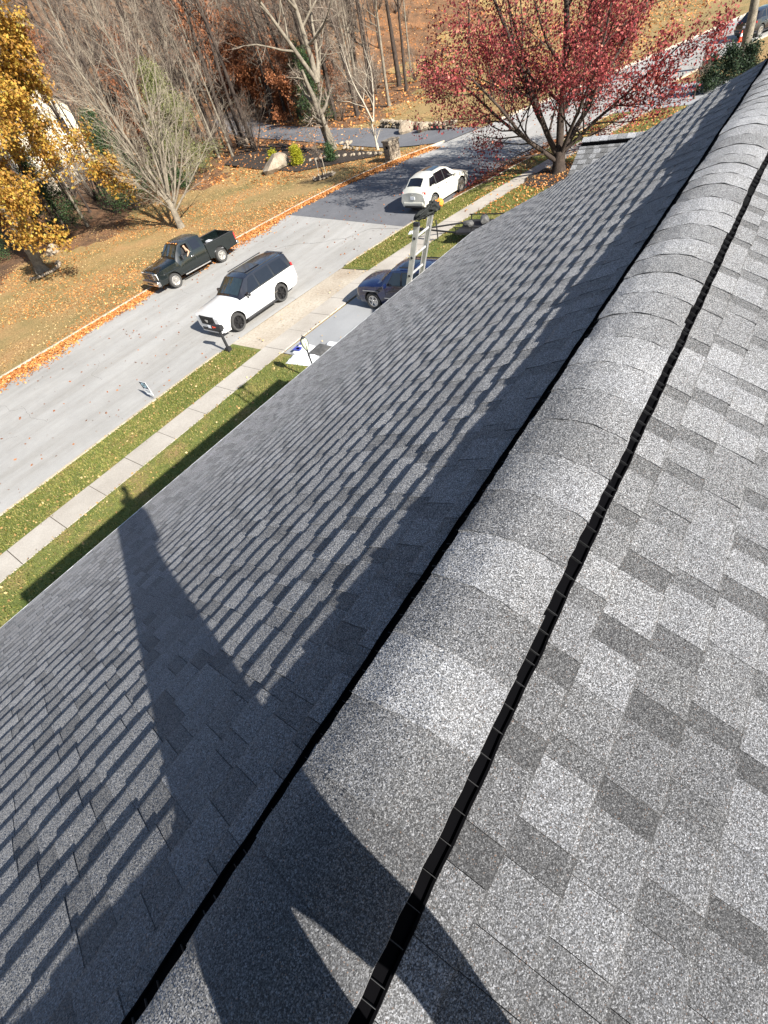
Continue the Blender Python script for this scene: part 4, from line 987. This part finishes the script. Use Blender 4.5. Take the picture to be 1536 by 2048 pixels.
# --- white full-size SUV with a black roof
st = [(0, .34, .62, .98, 1.00, .72, .86, .84, .70), (.10, .28, .62, 1.08, 1.12, .84, .96, .92, .80), (.55, .28, .64, 1.13, 1.19, .90, 1.0, .95, .82), (1.35, .30, .66, 1.17, 1.25, .92, 1.01, .97, .84),
      (1.5, .30, .66, 1.18, 1.28, .92, 1.01, .97, .84), (2.25, .30, .66, 1.19, 1.80, .92, 1.01, .965, .74), (2.6, .30, .66, 1.20, 1.86, .92, 1.01, .965, .74), (4.4, .30, .66, 1.22, 1.86, .92, 1.01, .96, .73), (5.0, .32, .66, 1.22, 1.80, .88, .98, .94, .70), (5.18, .40, .70, 1.16, 1.30, .84, .95, .92, .78)]
s_up_limit[0] = 1.26
c = Car('parked_suv', 5.2, st, (.93, 3.88), .41, (14.12, 19.52, G0), R_(177.5), 'white full-size SUV with a black roof and black wheels stopped on the pale road', 'car', MT['whitepaint'], MT['blackpaint'], rimm=MT['darkalloy'], spokes=6, rimr=.74, wr_w=.28)
c.twin('windscreen', MT['glass'], 1.56, 2.22, -.93, .93)
for sd in (1, -1):
    c.swin('window', MT['glasstint'], 1.98, 2.78, 2.45, 2.78, .08, .88, sd); c.swin('window', MT['glasstint'], 2.88, 3.78, 2.88, 3.75, .08, .88, sd); c.swin('window', MT['glasstint'], 3.9, 4.85, 3.87, 4.65, .08, .86, sd)
    c.bx('headlamp', MT['clearlamp'], (.17, sd*.80, .90), (.10, .17, .34), rz=0); c.bx('fog_lamp', MT['clearlamp'], (.09, sd*.70, .52), (.08, .14, .16))
    m = c.bx('mirror', MT['blackpaint'], (1.92, sd*1.14, 1.28), (.14, .24, .18), bev=.05); c.bx('mirror_arm', MT['trim'], (1.92, sd*1.0, 1.22), (.08, .16, .05))
    c.bx('running_board', MT['trim'], (2.42, sd*1.03, .30), (2.05, .16, .06)); c.bx('roof_rail', MT['trim'], (3.6, sd*.70, 1.90), (2.2, .04, .04))
    c.bx('tail_lamp', MT['redlamp'], (5.10, sd*.87, 1.1), (.1, .1, .5)); 
    for hx in (2.72, 3.62): c.bx('door_handle', MT['whitepaint'], (hx, sd*1.005, 1.07), (.2, .03, .04), bev=.01)
    c.bx('side_moulding', MT['chrome'], (2.7, sd*1.018, .62), (1.9, .015, .025), bev=0)
c.bx('grille', MT['trim'], (.02, 0, .84), (.08, 1.10, .40)); 
for k in range(5): c.bx('grille_bar', MT['darkalloy'], (-.025, 0, .69+k*.075), (.02, 1.04, .02), bev=0)
quick('crest', MT['chrome'], c.root, lambda b: b.add([(2.655, -.13, .90), (2.655, .13, .90), (2.655, .08, .80), (2.655, 0, .76), (2.655, -.08, .80), (2.655, -.13, .90)], [(4, 3, 2, 1, 0)]))
c.bx('bumper_grille', MT['trim'], (-.005, 0, .42), (.06, 1.3, .13)); c.bx('number_plate', MT['white'], (-.03, 0, .55), (.02, .3, .13), bev=0); c.bx('bumper_lip', MT['whitepaint'], (.03, 0, .32), (.1, 1.5, .08), bev=.03)
seams(c, (1.95, 2.84, 3.82), .1, .98)
c.bx('sunroof', MT['glasstint'], (3.1, 0, 1.893), (.95, .9, .012), bev=0)
c.bx('spoiler', MT['blackpaint'], (4.98, 0, 1.815), (.22, 1.2, .035))
# --- dark green pickup truck
s_up_limit[0] = 9
st = [(0, .48, .72, 1.05, 1.08, .78, .90, .88, .76), (.10, .45, .74, 1.15, 1.19, .86, .97, .94, .84), (.5, .45, .76, 1.20, 1.27, .90, 1.0, .95, .84), (1.35, .48, .78, 1.24, 1.33, .92, 1.0, .96, .84), (1.55, .48, .78, 1.25, 1.36, .92, 1.0, .96, .84),
      (2.15, .48, .78, 1.26, 1.90, .92, 1.0, .955, .72), (2.4, .48, .78, 1.27, 1.97, .92, 1.0, .955, .73), (3.45, .48, .78, 1.27, 1.96, .92, 1.0, .955, .73), (3.72, .48, .78, 1.27, 1.90, .92, 1.0, .955, .73)]
TRL = (17.72, 28.62, G0)
t = Car('pickup_truck', 6.05, st, (.98,), .40, TRL, R_(174.5), 'dark green extended-cab pickup truck parked against the leafy far kerb', 'truck', MT['greenpaint'], rimm=MT['alloy'], spokes=8, wr_w=.27, tyre_out=.02)
t.twin('windscreen', MT['glass'], 1.62, 2.12, -.93, .93)
cb = quick('cutter', MT['trim'], t.root, lambda b: b.add([(6.05/2-x, y, z) for y in (.45, 1.3) for (x, z) in ((2.06, 1.33), (2.72, 1.33), (2.72, 1.82), (2.34, 1.82))], [(0, 1, 2, 3), (7, 6, 5, 4), (0, 4, 5, 1), (1, 5, 6, 2), (2, 6, 7, 3), (3, 7, 4, 0)]))
bmx = bmesh.new(); bmx.from_mesh(cb.data); bmesh.ops.recalc_face_normals(bmx, faces=bmx.faces); bmx.to_mesh(cb.data); bmx.free()
t.body.modifiers.clear(); md = t.body.modifiers.new('b', 'BOOLEAN'); md.operation = 'DIFFERENCE'; md.object = cb; md.solver = 'EXACT'; md.material_mode = 'TRANSFER'
dg = bpy.context.evaluated_depsgraph_get(); dg.update(); t.body.data = bpy.data.meshes.new_from_object(t.body.evaluated_get(dg)); t.body.modifiers.clear(); bpy.data.objects.remove(cb)
bv = t.body.modifiers.new('bevel', 'BEVEL'); bv.width = .025; bv.segments = 2; bv.limit_method = 'ANGLE'; bv.angle_limit = R_(35)
for sd in (1, -1):
    if sd < 0: t.swin('window', MT['glasstint'], 1.98, 2.78, 2.30, 2.78, .08, .86, sd)
    t.swin('window', MT['glasstint'], 2.90, 3.5, 2.90, 3.45, .12, .86, sd)
    t.bx('headlamp', MT['clearlamp'], (.10, sd*.80, .98), (.16, .24, .32)); t.bx('mirror', MT['trim'], (1.95, sd*1.16, 1.36), (.12, .22, .28), bev=.04); t.bx('mirror_arm', MT['trim'], (1.95, sd*1.02, 1.30), (.05, .14, .04))
    t.bx('running_board', MT['alloy'], (2.7, sd*1.0, .44), (1.9, .14, .05)); t.bx('door_handle', MT['chrome'], (2.68, sd*1.0, 1.12), (.18, .03, .05))
    t.bx('arch_flare', MT['greenpaint'], (.98, sd*1.0, .94), (1.06, .05, .07), bev=.02)
    # bed
    def bedside(b):
        X = lambda x: 6.05/2-x
        y0, y1 = sd*.97, sd*.89
        prof = [(3.76, .50), (3.76, 1.30), (5.95, 1.30), (5.95, .55), (5.12, .50)]+[(4.58-.5*math.cos(a)*-1, .42+.5*math.sin(a)) for a in np.linspace(0, math.pi, 12)]+[(3.95, .50)]
        n = len(prof); V = [(X(a), y0, z) for a, z in prof]+[(X(a), y1, z) for a, z in prof]
        b.add(V, [tuple(range(n)), tuple(range(2*n-1, n-1, -1))]+[(i, i+n, (i+1) % n+n, (i+1) % n) for i in range(n)])
    o = quick('bed_side', MT['greenpaint'], t.root, bedside)
    make_wheel(t.root, 6.05/2-4.58, sd*.86, .40, .27, MT['alloy'], 8, sd)
    t.bx('wheel_well', MT['trim'], (4.58, sd*.72, .80), (1.0, .28, .30)); t.bx('tail_lamp', MT['redlamp'], (5.98, sd*.90, 1.02), (.08, .14, .36)); t.bx('bed_rail', MT['trim'], (4.85, sd*.93, 1.315), (2.2, .1, .03))
t.bx('bed_floor', MT['greytrim'], (4.86, 0, .72), (2.2, 1.78, .06)); t.bx('bed_front', MT['greenpaint'], (3.79, 0, .95), (.06, 1.76, .66)); t.bx('tailgate', MT['greenpaint'], (5.95, 0, .99), (.07, 1.76, .60)); t.bx('chassis', MT['trim'], (4.8, 0, .52), (2.4, 1.2, .2))
t.bx('grille', MT['chrome'], (-.01, 0, .98), (.08, 1.14, .34))
for k in range(3): t.bx('grille_slot', MT['trim'], (-.055, 0, .88+k*.10), (.02, 1.02, .055), bev=0)
bo_ = quick('badge', MT['bluepaint'], t.root, lambda b: b.lathe([(.001, 3.105), (.11, 3.105), (.11, 3.09)], c=(0, 0, 0), axis='Y', n=16)); bo_.rotation_euler = (0, 0, R_(-90)); bo_.location = (0, 0, .98)
t.bx('front_bumper', MT['chrome'], (-.06, 0, .62), (.22, 1.94, .26), bev=.05); t.bx('bumper_intake', MT['trim'], (-.175, 0, .60), (.02, .7, .1), bev=0); t.bx('air_dam', MT['trim'], (.05, 0, .44), (.12, 1.6, .12))
t.bx('rear_bumper', MT['chrome'], (6.08, 0, .60), (.16, 1.8, .18)); 
for k in range(5): t.bx('roof_marker', MT['amber'], (2.26, -.5+k*.25, 1.945), (.1, .07, .035), bev=.01)
seams(t, (1.9, 2.84, 3.6), .1, .98)
tag(quick('toolbox', MT['white'], None, lambda b: b.box((0, 0, .17), (.28, 1.2, .3))), 'pale box lying in the bed of the green pickup truck', 'box')
bpy.data.objects['toolbox'].location = (19.55, 28.45, G0+.76); bpy.data.objects['toolbox'].rotation_euler = (0, 0, R_(174.5))
# --- pearl white crossover, seen from behind
s_up_limit[0] = 9
st = [(0, .36, .55, .74, .79, .62, .76, .74, .55), (.15, .26, .58, .90, .96, .80, .88, .84, .62), (.6, .24, .6, 1.02, 1.09, .86, .93, .88, .68), (1.05, .24, .62, 1.06, 1.17, .86, .94, .90, .72), (1.2, .24, .62, 1.07, 1.20, .86, .94, .90, .72),
      (1.9, .24, .62, 1.08, 1.62, .86, .94, .88, .62), (2.3, .24, .62, 1.09, 1.74, .86, .94, .88, .61), (3.3, .24, .62, 1.12, 1.74, .86, .94, .87, .60), (3.95, .26, .64, 1.18, 1.66, .86, .94, .86, .57), (4.4, .32, .68, 1.20, 1.30, .84, .92, .84, .62), (4.6, .40, .70, 1.02, 1.08, .80, .90, .80, .60)]
def crossover(name, loc, rz, label, paint):
    h = Car(name, 4.6, st, (.9, 3.68), .38, loc, rz, label, 'car', paint, rimm=MT['alloy'], spokes=5, wr_w=.24, rimr=.7)
    h.twin('windscreen', MT['glass'], 1.26, 1.86, -.92, .92); h.twin('rear_window', MT['glasstint'], 3.98, 4.36, -.84, .84); h.twin('sunroof', MT['glasstint'], 2.3, 3.1, -.72, .72)
    for sd in (1, -1):
        h.swin('window_surround', MT['trim'], 1.6, 3.98, 2.05, 3.64, .06, .91, sd, lambda a, t, k: h.side(a, t, k, .003))
        h.swin('window', MT['glasstint'], 1.66, 2.45, 2.08, 2.45, .1, .88, sd); h.swin('window', MT['glasstint'], 2.52, 3.25, 2.52, 3.2, .1, .88, sd); h.swin('window', MT['glasstint'], 3.33, 3.95, 3.3, 3.62, .14, .78, sd)
        h.bx('tail_lamp', MT['redlamp'], (4.42, sd*.76, 1.04), (.24, .22, .15), rz=sd*-.5, bev=.03); h.bx('headlamp', MT['clearlamp'], (.22, sd*.72, .80), (.3, .2, .14), rz=sd*.4, bev=.03)
        h.bx('mirror', paint, (1.6, sd*1.02, 1.18), (.13, .2, .14), bev=.05)
        for hx in (2.4, 3.2): h.bx('door_handle', MT['chrome'], (hx, sd*.935, .97), (.18, .03, .04))
    h.bx('number_plate', MT['white'], (4.615, 0, .84), (.02, .32, .15), bev=0); h.bx('rear_bumper', paint, (4.54, 0, .54), (.2, 1.56, .22), bev=.07); h.bx('valance', MT['trim'], (4.52, 0, .38), (.2, 1.4, .12), bev=.03)
    h.bx('wiper', MT['trim'], (4.33, .1, 1.38), (.03, .4, .02), bev=0); h.bx('badge', MT['chrome'], (4.60, 0, 1.02), (.02, .10, .08), bev=0)
    seams(h, (1.6, 2.48, 3.38), .1, .98); return h
crossover('parked_crossover', (28.78, 17.22, G0), R_(-7), 'pearl white crossover dappled with shade, parked at the near kerb and seen from behind', MT['pearl'])
crossover('parked_crossover', (67.6, 5.9, G0), R_(-26), 'black car cut by the right edge of the photo beside the orange cone', MT['blackpaint'])
# --- navy SUV in the driveway, facing the street
st = [(0, .34, .58, .80, .84, .62, .78, .76, .60), (.12, .28, .60, .92, .98, .76, .84, .80, .66), (.6, .26, .6, .98, 1.06, .80, .87, .82, .68), (1.15, .26, .62, 1.00, 1.10, .82, .88, .83, .70), (1.3, .26, .62, 1.01, 1.13, .82, .88, .83, .70),
      (1.9, .26, .62, 1.03, 1.58, .82, .88, .82, .60), (2.2, .26, .62, 1.04, 1.64, .82, .88, .82, .61), (4.2, .28, .62, 1.05, 1.62, .82, .88, .82, .60), (4.55, .30, .62, 1.04, 1.2, .80, .86, .80, .66), (4.65, .36, .62, .96, 1.0, .76, .84, .78, .62)]
n_ = Car('parked_suv', 4.65, st, (.86, 3.56), .37, (16.28, 11.35, G0+.02), R_(90), 'dark navy SUV in the driveway facing the street, half hidden by the eave', 'car', MT['bluepaint'], rimm=MT['chrome'], spokes=5, wr_w=.23)
n_.twin('windscreen', MT['glass'], 1.36, 1.86, -.92, .92); n_.twin('sunroof', MT['glasstint'], 2.3, 2.9, -.6, .6)
for sd in (1, -1):
    n_.swin('window_surround', MT['trim'], 1.66, 4.22, 2.03, 4.12, .06, .9, sd, lambda a, t, k: n_.side(a, t, k, .003))
    n_.swin('window', MT['glasstint'], 1.72, 2.4, 2.05, 2.4, .1, .86, sd); n_.swin('window', MT['glasstint'], 2.5, 3.2, 2.5, 3.18, .1, .86, sd); n_.swin('window', MT['glasstint'], 3.3, 4.2, 3.28, 4.1, .1, .84, sd)
    n_.bx('headlamp', MT['clearlamp'], (.12, sd*.66, .76), (.16, .26, .2), rz=sd*.3, bev=.05); n_.bx('mirror', MT['bluepaint'], (1.72, sd*.98, 1.12), (.12, .22, .16), bev=.05)
    n_.bx('wheel_flare', MT['greytrim'], (.86, sd*.885, .82), (.86, .04, .05), bev=.015); n_.bx('side_moulding', MT['chrome'], (2.5, sd*.888, .58), (1.9, .02, .03), bev=0); n_.bx('roof_rack', MT['trim'], (3.2, sd*.5, 1.69), (1.8, .04, .04), bev=.01)
n_.bx('front_bumper', MT['greytrim'], (.0, 0, .46), (.2, 1.6, .22), bev=.05); n_.bx('grille', MT['trim'], (.02, 0, .76), (.06, .9, .16)); n_.bx('number_plate', MT['white'], (-.1, 0, .5), (.02, .3, .14), bev=0)
seams(n_, (1.6, 2.45, 3.25), .1, .98)
n_.bx('wiper', MT['trim'], (1.42, .2, 1.15), (.03, .5, .02), bev=0)

# ------------------------------------------------------------------ trailer tongue past the eave
tr = empty('utility_trailer', (23.3, 11.2, G0+.06)); tag(tr, 'black trailer with its pointed tow tongue over the lawn beyond the navy SUV', 'trailer')
quick('tow_tongue', MT['trim'], tr, lambda b: (b.tube([(-.5, 3.5, .48), (-1.0, 1.2, .5)], .045, n=6), b.tube([(-.5, 3.5, .48), (.35, 1.2, .5)], .045, n=6)))
quick('coupler', MT['trim'], tr, lambda b: b.box((-.5, 3.62, .48), (.12, .34, .12)))
quick('jack', MT['trim'], tr, lambda b: b.tube([(-.62, 2.5, .05), (-.62, 2.5, .95)], .035, n=8))
quick('deck', MT['trim'], tr, lambda b: b.box((-.3, -.6, .5), (1.7, 3.6, .1)))
for dx in (-1.15, .55): quick('side_rail', MT['trim'], tr, lambda b: (b.box((dx, -.6, .78), (.04, 3.6, .04)), [b.box((dx, -2.3+k*.85, .65), (.04, .04, .26)) for k in range(5)]))
for dx in (-1.32, .72):
    make_wheel(tr, dx, -.8, .32, .2, MT['alloy'], 5, 1).rotation_euler = (0, 0, R_(90))
tag(rock('rubbish_sack', (22.9, 12.0, G0+.76), (.26, .32, .2), 31, m=MT['greystuff'], label='grey sack heaped at the front of the black trailer', cat='sack'), group=None)
tag(rock('rubbish_sack', (23.3, 11.3, G0+.78), (.32, .3, .22), 33, m=MT['greystuff'], label='pale grey sack behind the first one on the black trailer', cat='sack'))

# ------------------------------------------------------------------ ladder, bag
ld = empty('ladder', (6.415, 4.15, -1.98)); tag(ld, 'aluminium extension ladder standing above the white eave edge', 'ladder')
up = Vector((0, -.335, .942)).normalized()
def rail(b, dx, top, bot=-6.0):
    q = Matrix((Vector((1, 0, 0)), up.cross(Vector((1, 0, 0))), up)).transposed(); Ln = top-bot
    c = up*((top+bot)/2); y = q @ Vector((0, 1, 0))
    b.box(tuple(Vector((dx, 0, 0))+c), (.018, .078, Ln), mat=q)
    s_ = 1 if dx > 0 else -1
    for k in (-1, 1): b.box(tuple(Vector((dx-s_*.016, 0, 0))+c+y*(k*.035)), (.034, .008, Ln-.004), mat=q)
for dx, tp_ in ((-.215, .93), (.215, .93)):
    quick('rail', MT['alu'], ld, lambda b: rail(b, dx, tp_))
    quick('end_cap', MT['trim'], ld, lambda b: b.box(tuple(Vector((dx, 0, 0))+up*.94), (.05, .09, .05)))
for k in range(22):
    c = up*(.74-.29*k); quick('rung', MT['alu'], ld, lambda b: (b.tube([Vector((-.206, 0, 0))+c, Vector((.206, 0, 0))+c], .018, n=8)))
    if k < 4: quick('rung_end', MT['trim'], ld, lambda b: b.tube([Vector((-.232, 0, 0))+c, Vector((-.224, 0, 0))+c], .02, n=8))
bag = empty('tool_bag', (6.64, 3.84, -1.09)); tag(bag, 'crumpled black cloth bag with an orange patch hooked over the ladder top', 'bag')
def crumple(name, m, loc, s, seed, parent):
    rs = random.Random(seed); bm = bmesh.new(); bmesh.ops.create_icosphere(bm, subdivisions=3, radius=1)
    for v in bm.verts:
        n = v.co.copy(); k = 1+.22*math.sin(n.x*7+seed)*math.cos(n.z*6+seed*2)+.14*math.sin(n.y*11+n.z*5)+rs.uniform(-.05, .05); v.co = Vector((n.x*s[0], n.y*s[1], n.z*s[2]))*k
    me = bpy.data.meshes.new(name); bm.to_mesh(me); bm.free(); me.materials.append(m); o = bpy.data.objects.new(name, me); COL.objects.link(o); o.location = loc; o.parent = parent; return o
crumple('bag_body', MT['cloth'], (-.06, .10, .0), (.07, .17, .055), 3, bag).rotation_euler = (R_(-15), 0, R_(25)); crumple('bag_top', MT['cloth'], (.03, -.02, .06), (.09, .10, .07), 5, bag); crumple('orange_patch', MT['orange'], (.20, -.02, .05), (.085, .06, .05), 8, bag)
quick('strap', MT['cloth'], bag, lambda b: b.tube([(-.25, .05, .05), (-.1, .0, .08), (.02, -.02, .1)], .008, n=5))

# ------------------------------------------------------------------ mailbox, lamp post, yard sign, packs, cone
mb = empty('mailbox', (10.7, 17.66, G0+.05), R_(4)); tag(mb, 'black mailbox with a red flag at the kerb before the white SUV', 'mailbox')
quick('post', MT['trim'], mb, lambda b: (b.box((-.02, 0, .5), (.09, .09, 1.06)), b.box((-.02, 0, .10), (.2, .2, .2))))
def mbox(b):
    n = 10; V = []; 
    for y in (-.22, .32):
        V += [(-.10, y, 1.03), (.10, y, 1.03)]+[(.10*math.cos(a), y, 1.15+.09*math.sin(a)) for a in np.linspace(0, math.pi, n)]
    k = n+2; b.add(V, [tuple(range(k)), tuple(range(2*k-1, k-1, -1))]+[(i, i+k, (i+1) % k+k, (i+1) % k) for i in range(k)])
quick('box', MT['trim'], mb, mbox); quick('door', MT['greytrim'], mb, lambda b: b.box((0, .33, 1.12), (.19, .012, .18))); quick('flag', MT['conered'], mb, lambda b: (b.box((-.112, .12, 1.17), (.01, .16, .04)), b.box((-.112, .19, 1.17), (.01, .05, .08)))); quick('arm', MT['trim'], mb, lambda b: b.box((0, .05, 1.0), (.07, .5, .05)))
lp = empty('lamp_post', (10.0, 11.7, G0+.05)); tag(lp, 'black garden lamp post with a pale oval lantern beside the white packs', 'lamp post')
quick('post', MT['trim'], lp, lambda b: b.lathe([(.07, 0), (.07, .12), (.035, .18), (.032, 1.25), (.05, 1.28), (.03, 1.34), (.001, 1.34)], n=12)); quick('crossbar', MT['trim'], lp, lambda b: b.tube([(-.16, 0, 1.12), (.16, 0, 1.12)], .012, n=6))
ln = quick('lantern', MT['lantern'], lp, lambda b: b.lathe([(.05, 1.34), (.10, 1.44), (.125, 1.58), (.11, 1.70), (.07, 1.76)], n=12), auto=60)
quick('lantern_frame', MT['trim'], ln, lambda b: ([b.tube([(.05*math.cos(a), .05*math.sin(a), 1.33), (.108*math.cos(a), .108*math.sin(a), 1.44), (.133*math.cos(a), .133*math.sin(a), 1.58), (.118*math.cos(a), .118*math.sin(a), 1.70), (.07*math.cos(a), .07*math.sin(a), 1.77)], .009, n=4) for a in np.linspace(0, 2*math.pi, 7)[:6]]))
quick('finial', MT['trim'], ln, lambda b: b.lathe([(.085, 1.76), (.06, 1.80), (.015, 1.83), (.012, 1.88), (.001, 1.90)], n=12))
# yard sign, printed on its near face
ys = empty('yard_sign', (6.8, 18.12, G0+.05), R_(2)); tag(ys, 'small dark and white lawn sign with a round pale logo at the kerb', 'sign')
quick('stake', MT['chrome'], ys, lambda b: [b.tube([(0, y, -.05), (0, y, .25)], .006, n=5) for y in (.12, .33)])
sp = quick('panel', MT['white'], ys, lambda b: b.box((0, .225, .50), (.012, .46, .62)))
quick('dark_field', MT['navyprint'], sp, lambda b: b.box((-.0075, .225, .625), (.003, .455, .365)))
quick('round_logo', MT['skyprint'], sp, lambda b: (b.add([(-.0105, .225+.165*math.cos(a), .66+.115*math.sin(a)) for a in np.linspace(0, 2*math.pi, 25)[:-1]], [tuple(range(24))])))
quick('logo_mark', MT['navyprint'], sp, lambda b: (b.box((-.0115, .225, .65), (.001, .16, .035)), b.box((-.0115, .225, .70), (.001, .10, .02))))
quick('print_line', MT['navyprint'], sp, lambda b: (b.box((-.0075, .225, .385), (.003, .34, .03)), b.box((-.0075, .225, .32), (.003, .26, .022)))); quick('print_line', MT['white'], sp, lambda b: b.box((-.0105, .225, .475), (.002, .36, .03)))
# packs on the grass by the lamp
def pack(name, m, loc, d, rz, label, cat, seed, prints=()):
    rs = random.Random(seed); bm = bmesh.new(); bmesh.ops.create_grid(bm, x_segments=9, y_segments=9, size=.5)
    V = []; nn = 9
    me = bpy.data.meshes.new(name)
    for v in bm.verts: v.co.z = d[2]*(1-(abs(v.co.x)*2)**6)*(1-(abs(v.co.y)*2)**6)*rs.uniform(.75, 1.05)+.004; v.co.x *= d[0]; v.co.y *= d[1]
    bm.to_mesh(me); bm.free(); me.materials.append(m); me.polygons.foreach_set('use_smooth', np.ones(len(me.polygons), bool))
    o = bpy.data.objects.new(name, me); COL.objects.link(o); o.location = loc; o.rotation_euler = (0, 0, rz); tag(o, label, cat)
    for (n2, mm, c, dd) in prints: quick(n2, mm, o, lambda b: b.box((c[0], c[1], d[2]+.004), (dd[0], dd[1], .004)))
    return o
pack('wrapped_pack', MT['white'], (11.05, 13.45, G0+.06), (.75, 1.25, .16), R_(6), 'plain white wrapped pack lying nearest the sidewalk edge of the lawn', 'package', 1)
pack('printed_pack', MT['white'], (11.7, 13.95, G0+.06), (.7, .8, .14), R_(4), 'white pack with dark blue printing beside the lamp post', 'package', 2, prints=[('blue_print', MT['bagblue'], (-.17, .12), (.28, .42)), ('blue_print', MT['bagblue'], (.22, .14), (.16, .36)), ('print_mark', MT['white'], (-.17, .12), (.13, .16))])
pack('cardboard_sheet', MT['greystuff'], (11.9, 13.15, G0+.06), (.75, .8, .07), R_(-4), 'grey flattened sheet between the packs and the driveway', 'sheet', 3)
pack('wrapped_pack', MT['white'], (12.35, 12.75, G0+.06), (.22, .8, .12), R_(2), 'narrow white strip of wrapping at the driveway edge', 'package', 4)
pack('paper_scrap', MT['white'], (23.6, 15.95, G0+.07), (.55, .3, .03), R_(20), 'white sheet of paper lying on the verge near the crossover', 'paper', 5)
cn = empty('traffic_cone', (64.9, 6.95, G0)); tag(cn, 'orange traffic cone with a pale band behind the black car', 'cone')
quick('base', MT['conered'], cn, lambda b: b.box((0, 0, .02), (.38, .38, .04))); quick('cone_body', MT['conered'], cn, lambda b: b.lathe([(.14, .04), (.03, .72), (.001, .72)], n=16)); quick('band', MT['white'], cn, lambda b: b.lathe([(.098, .36), (.066, .54)], n=16))

# ------------------------------------------------------------------ the photographer, standing just behind the camera
def skin(name, nodes, edges, m, parent, root=0, lev=2):
    me = bpy.data.meshes.new(name); me.from_pydata([n[0] for n in nodes], edges, []); o = bpy.data.objects.new(name, me); COL.objects.link(o)
    md = o.modifiers.new('skin', 'SKIN'); md.use_smooth_shade = True
    for i, n in enumerate(nodes):
        v = me.skin_vertices[0].data[i]; v.radius = (n[1], n[1] if len(n) < 3 else n[2]); v.use_root = (i == root)
    ss = o.modifiers.new('sub', 'SUBSURF'); ss.levels = lev; ss.render_levels = lev
    dg = bpy.context.evaluated_depsgraph_get(); dg.update(); me2 = bpy.data.meshes.new_from_object(o.evaluated_get(dg)); o.modifiers.clear(); o.data = me2; me2.materials.clear(); me2.materials.append(m)
    me2.polygons.foreach_set('use_smooth', np.ones(len(me2.polygons), bool)); o.parent = parent; return o
dv = empty('person', TRL, R_(174.5)); tag(dv, 'person at the wheel of the pickup with a forearm on the open window', 'person')
MT['tanshirt'] = flat('tan_shirt', (0.42, 0.27, 0.18), 0.9)
skin('body', [((.42, .62, 1.36), .12), ((.42, .62, 1.50), .10), ((.43, .62, 1.60), .05), ((.45, .62, 1.67), .085), ((.46, .62, 1.74), .07), ((.44, .78, 1.50), .065), ((.40, .93, 1.40), .055), ((.58, 1.02, 1.33), .045), ((.66, 1.04, 1.27), .035), ((.72, 1.05, 1.24), .025)],
     [(0, 1), (1, 2), (2, 3), (3, 4), (1, 5), (5, 6), (6, 7), (7, 8), (8, 9)], MT['tanshirt'], dv)
pr = empty('person', (0, 0, 0)); tag(pr, 'person in a grey hoodie and jeans standing on the ridge holding a phone', 'person')
PX, PY = -.31, -.46
N_ = [((PX, PY, .59), .13), ((PX+.03, PY, .76), .14), ((PX+.07, PY-.02, .86), .17), ((PX+.12, PY-.03, 1.04), .16), ((PX+.18, PY-.03, 1.17), .075), ((PX+.24, PY-.02, 1.25), .07), ((PX+.27, PY-.01, 1.36), .095), ((PX+.28, PY-.01, 1.47), .09),
      ((PX-.08, PY+.04, .44), .10), ((PX-.075, PY+.08, .20), .094), ((PX-.08, PY+.06, -.10), .072), ((PX+.02, PY+.10, -.15), .05),
      ((PX+.07, PY-.06, .44), .085), ((PX+.105, PY-.12, .18), .060), ((PX+.045, PY-.20, -.20), .048), ((PX+.14, PY-.18, -.255), .04),
      ((PX-.02, PY+.17, 1.06), .06), ((PX-.03, PY+.24, .86), .05), ((PX+.14, PY+.20, .94), .04), ((PX+.22, PY+.16, 1.02), .028),
      ((PX+.22, PY-.22, 1.06), .06), ((PX+.14, PY-.26, .88), .05), ((PX+.22, PY-.10, .92), .04), ((PX+.26, PY+.02, 1.02), .028)]
E_ = [(0, 1), (1, 2), (2, 3), (3, 4), (4, 5), (5, 6), (6, 7), (0, 8), (8, 9), (9, 10), (10, 11), (0, 12), (12, 13), (13, 14), (14, 15), (3, 16), (16, 17), (17, 18), (18, 19), (3, 20), (20, 21), (21, 22), (22, 23)]
body = skin('body', N_, E_, MT['hoodie'], pr)
body.data.materials.append(MT['jean']); body.data.materials.append(MT['skin'])
for p in body.data.polygons:
    c_ = p.center
    if c_.z < .58: p.material_index = 1
    elif c_.z > 1.20: p.material_index = 2
hc = Vector((PX+.28, PY-.01, 1.46))
quick('hair', MT['hair'], pr, lambda b: b.lathe([(.001, .12), (.06, .105), (.10, .06), (.108, 0), (.10, -.05)], c=tuple(hc-Vector((.02, .02, 0))), n=16), auto=60)
ph = empty('phone', (-.02, -.36, 1.14)); ph.parent = None; tag(ph, 'phone held out in both hands taking the picture', 'phone')
ph.rotation_euler = cam.matrix_world.to_euler(); ph.location = CAMP-f_*.012
quick('case', MT['trim'], ph, lambda b: b.box((0, -.045, .006), (.075, .155, .009)))
for sd, wrist in ((1, Vector((PX+.22, PY+.16, 1.02))), (-1, Vector((PX+.26, PY+.02, 1.02)))):
    tgt = Vector(ph.location)+r_*(-.04*sd)*1.0+d_*.10-f_*.02
    for k in range(5):
        off = d_*(.022*(k-2)); mid = wrist.lerp(tgt, .6)+off-f_*.02; end = tgt+off*1.0
        if k == 0: off = r_*.02*sd; mid = wrist.lerp(tgt, .5)-f_*.03; end = tgt-f_*.015
        skin('finger', [(tuple(wrist), .016), (tuple(wrist.lerp(mid, .6)), .011), (tuple(mid), .0095), (tuple(end), .008)], [(0, 1), (1, 2), (2, 3)], MT['skin'], pr, lev=1)
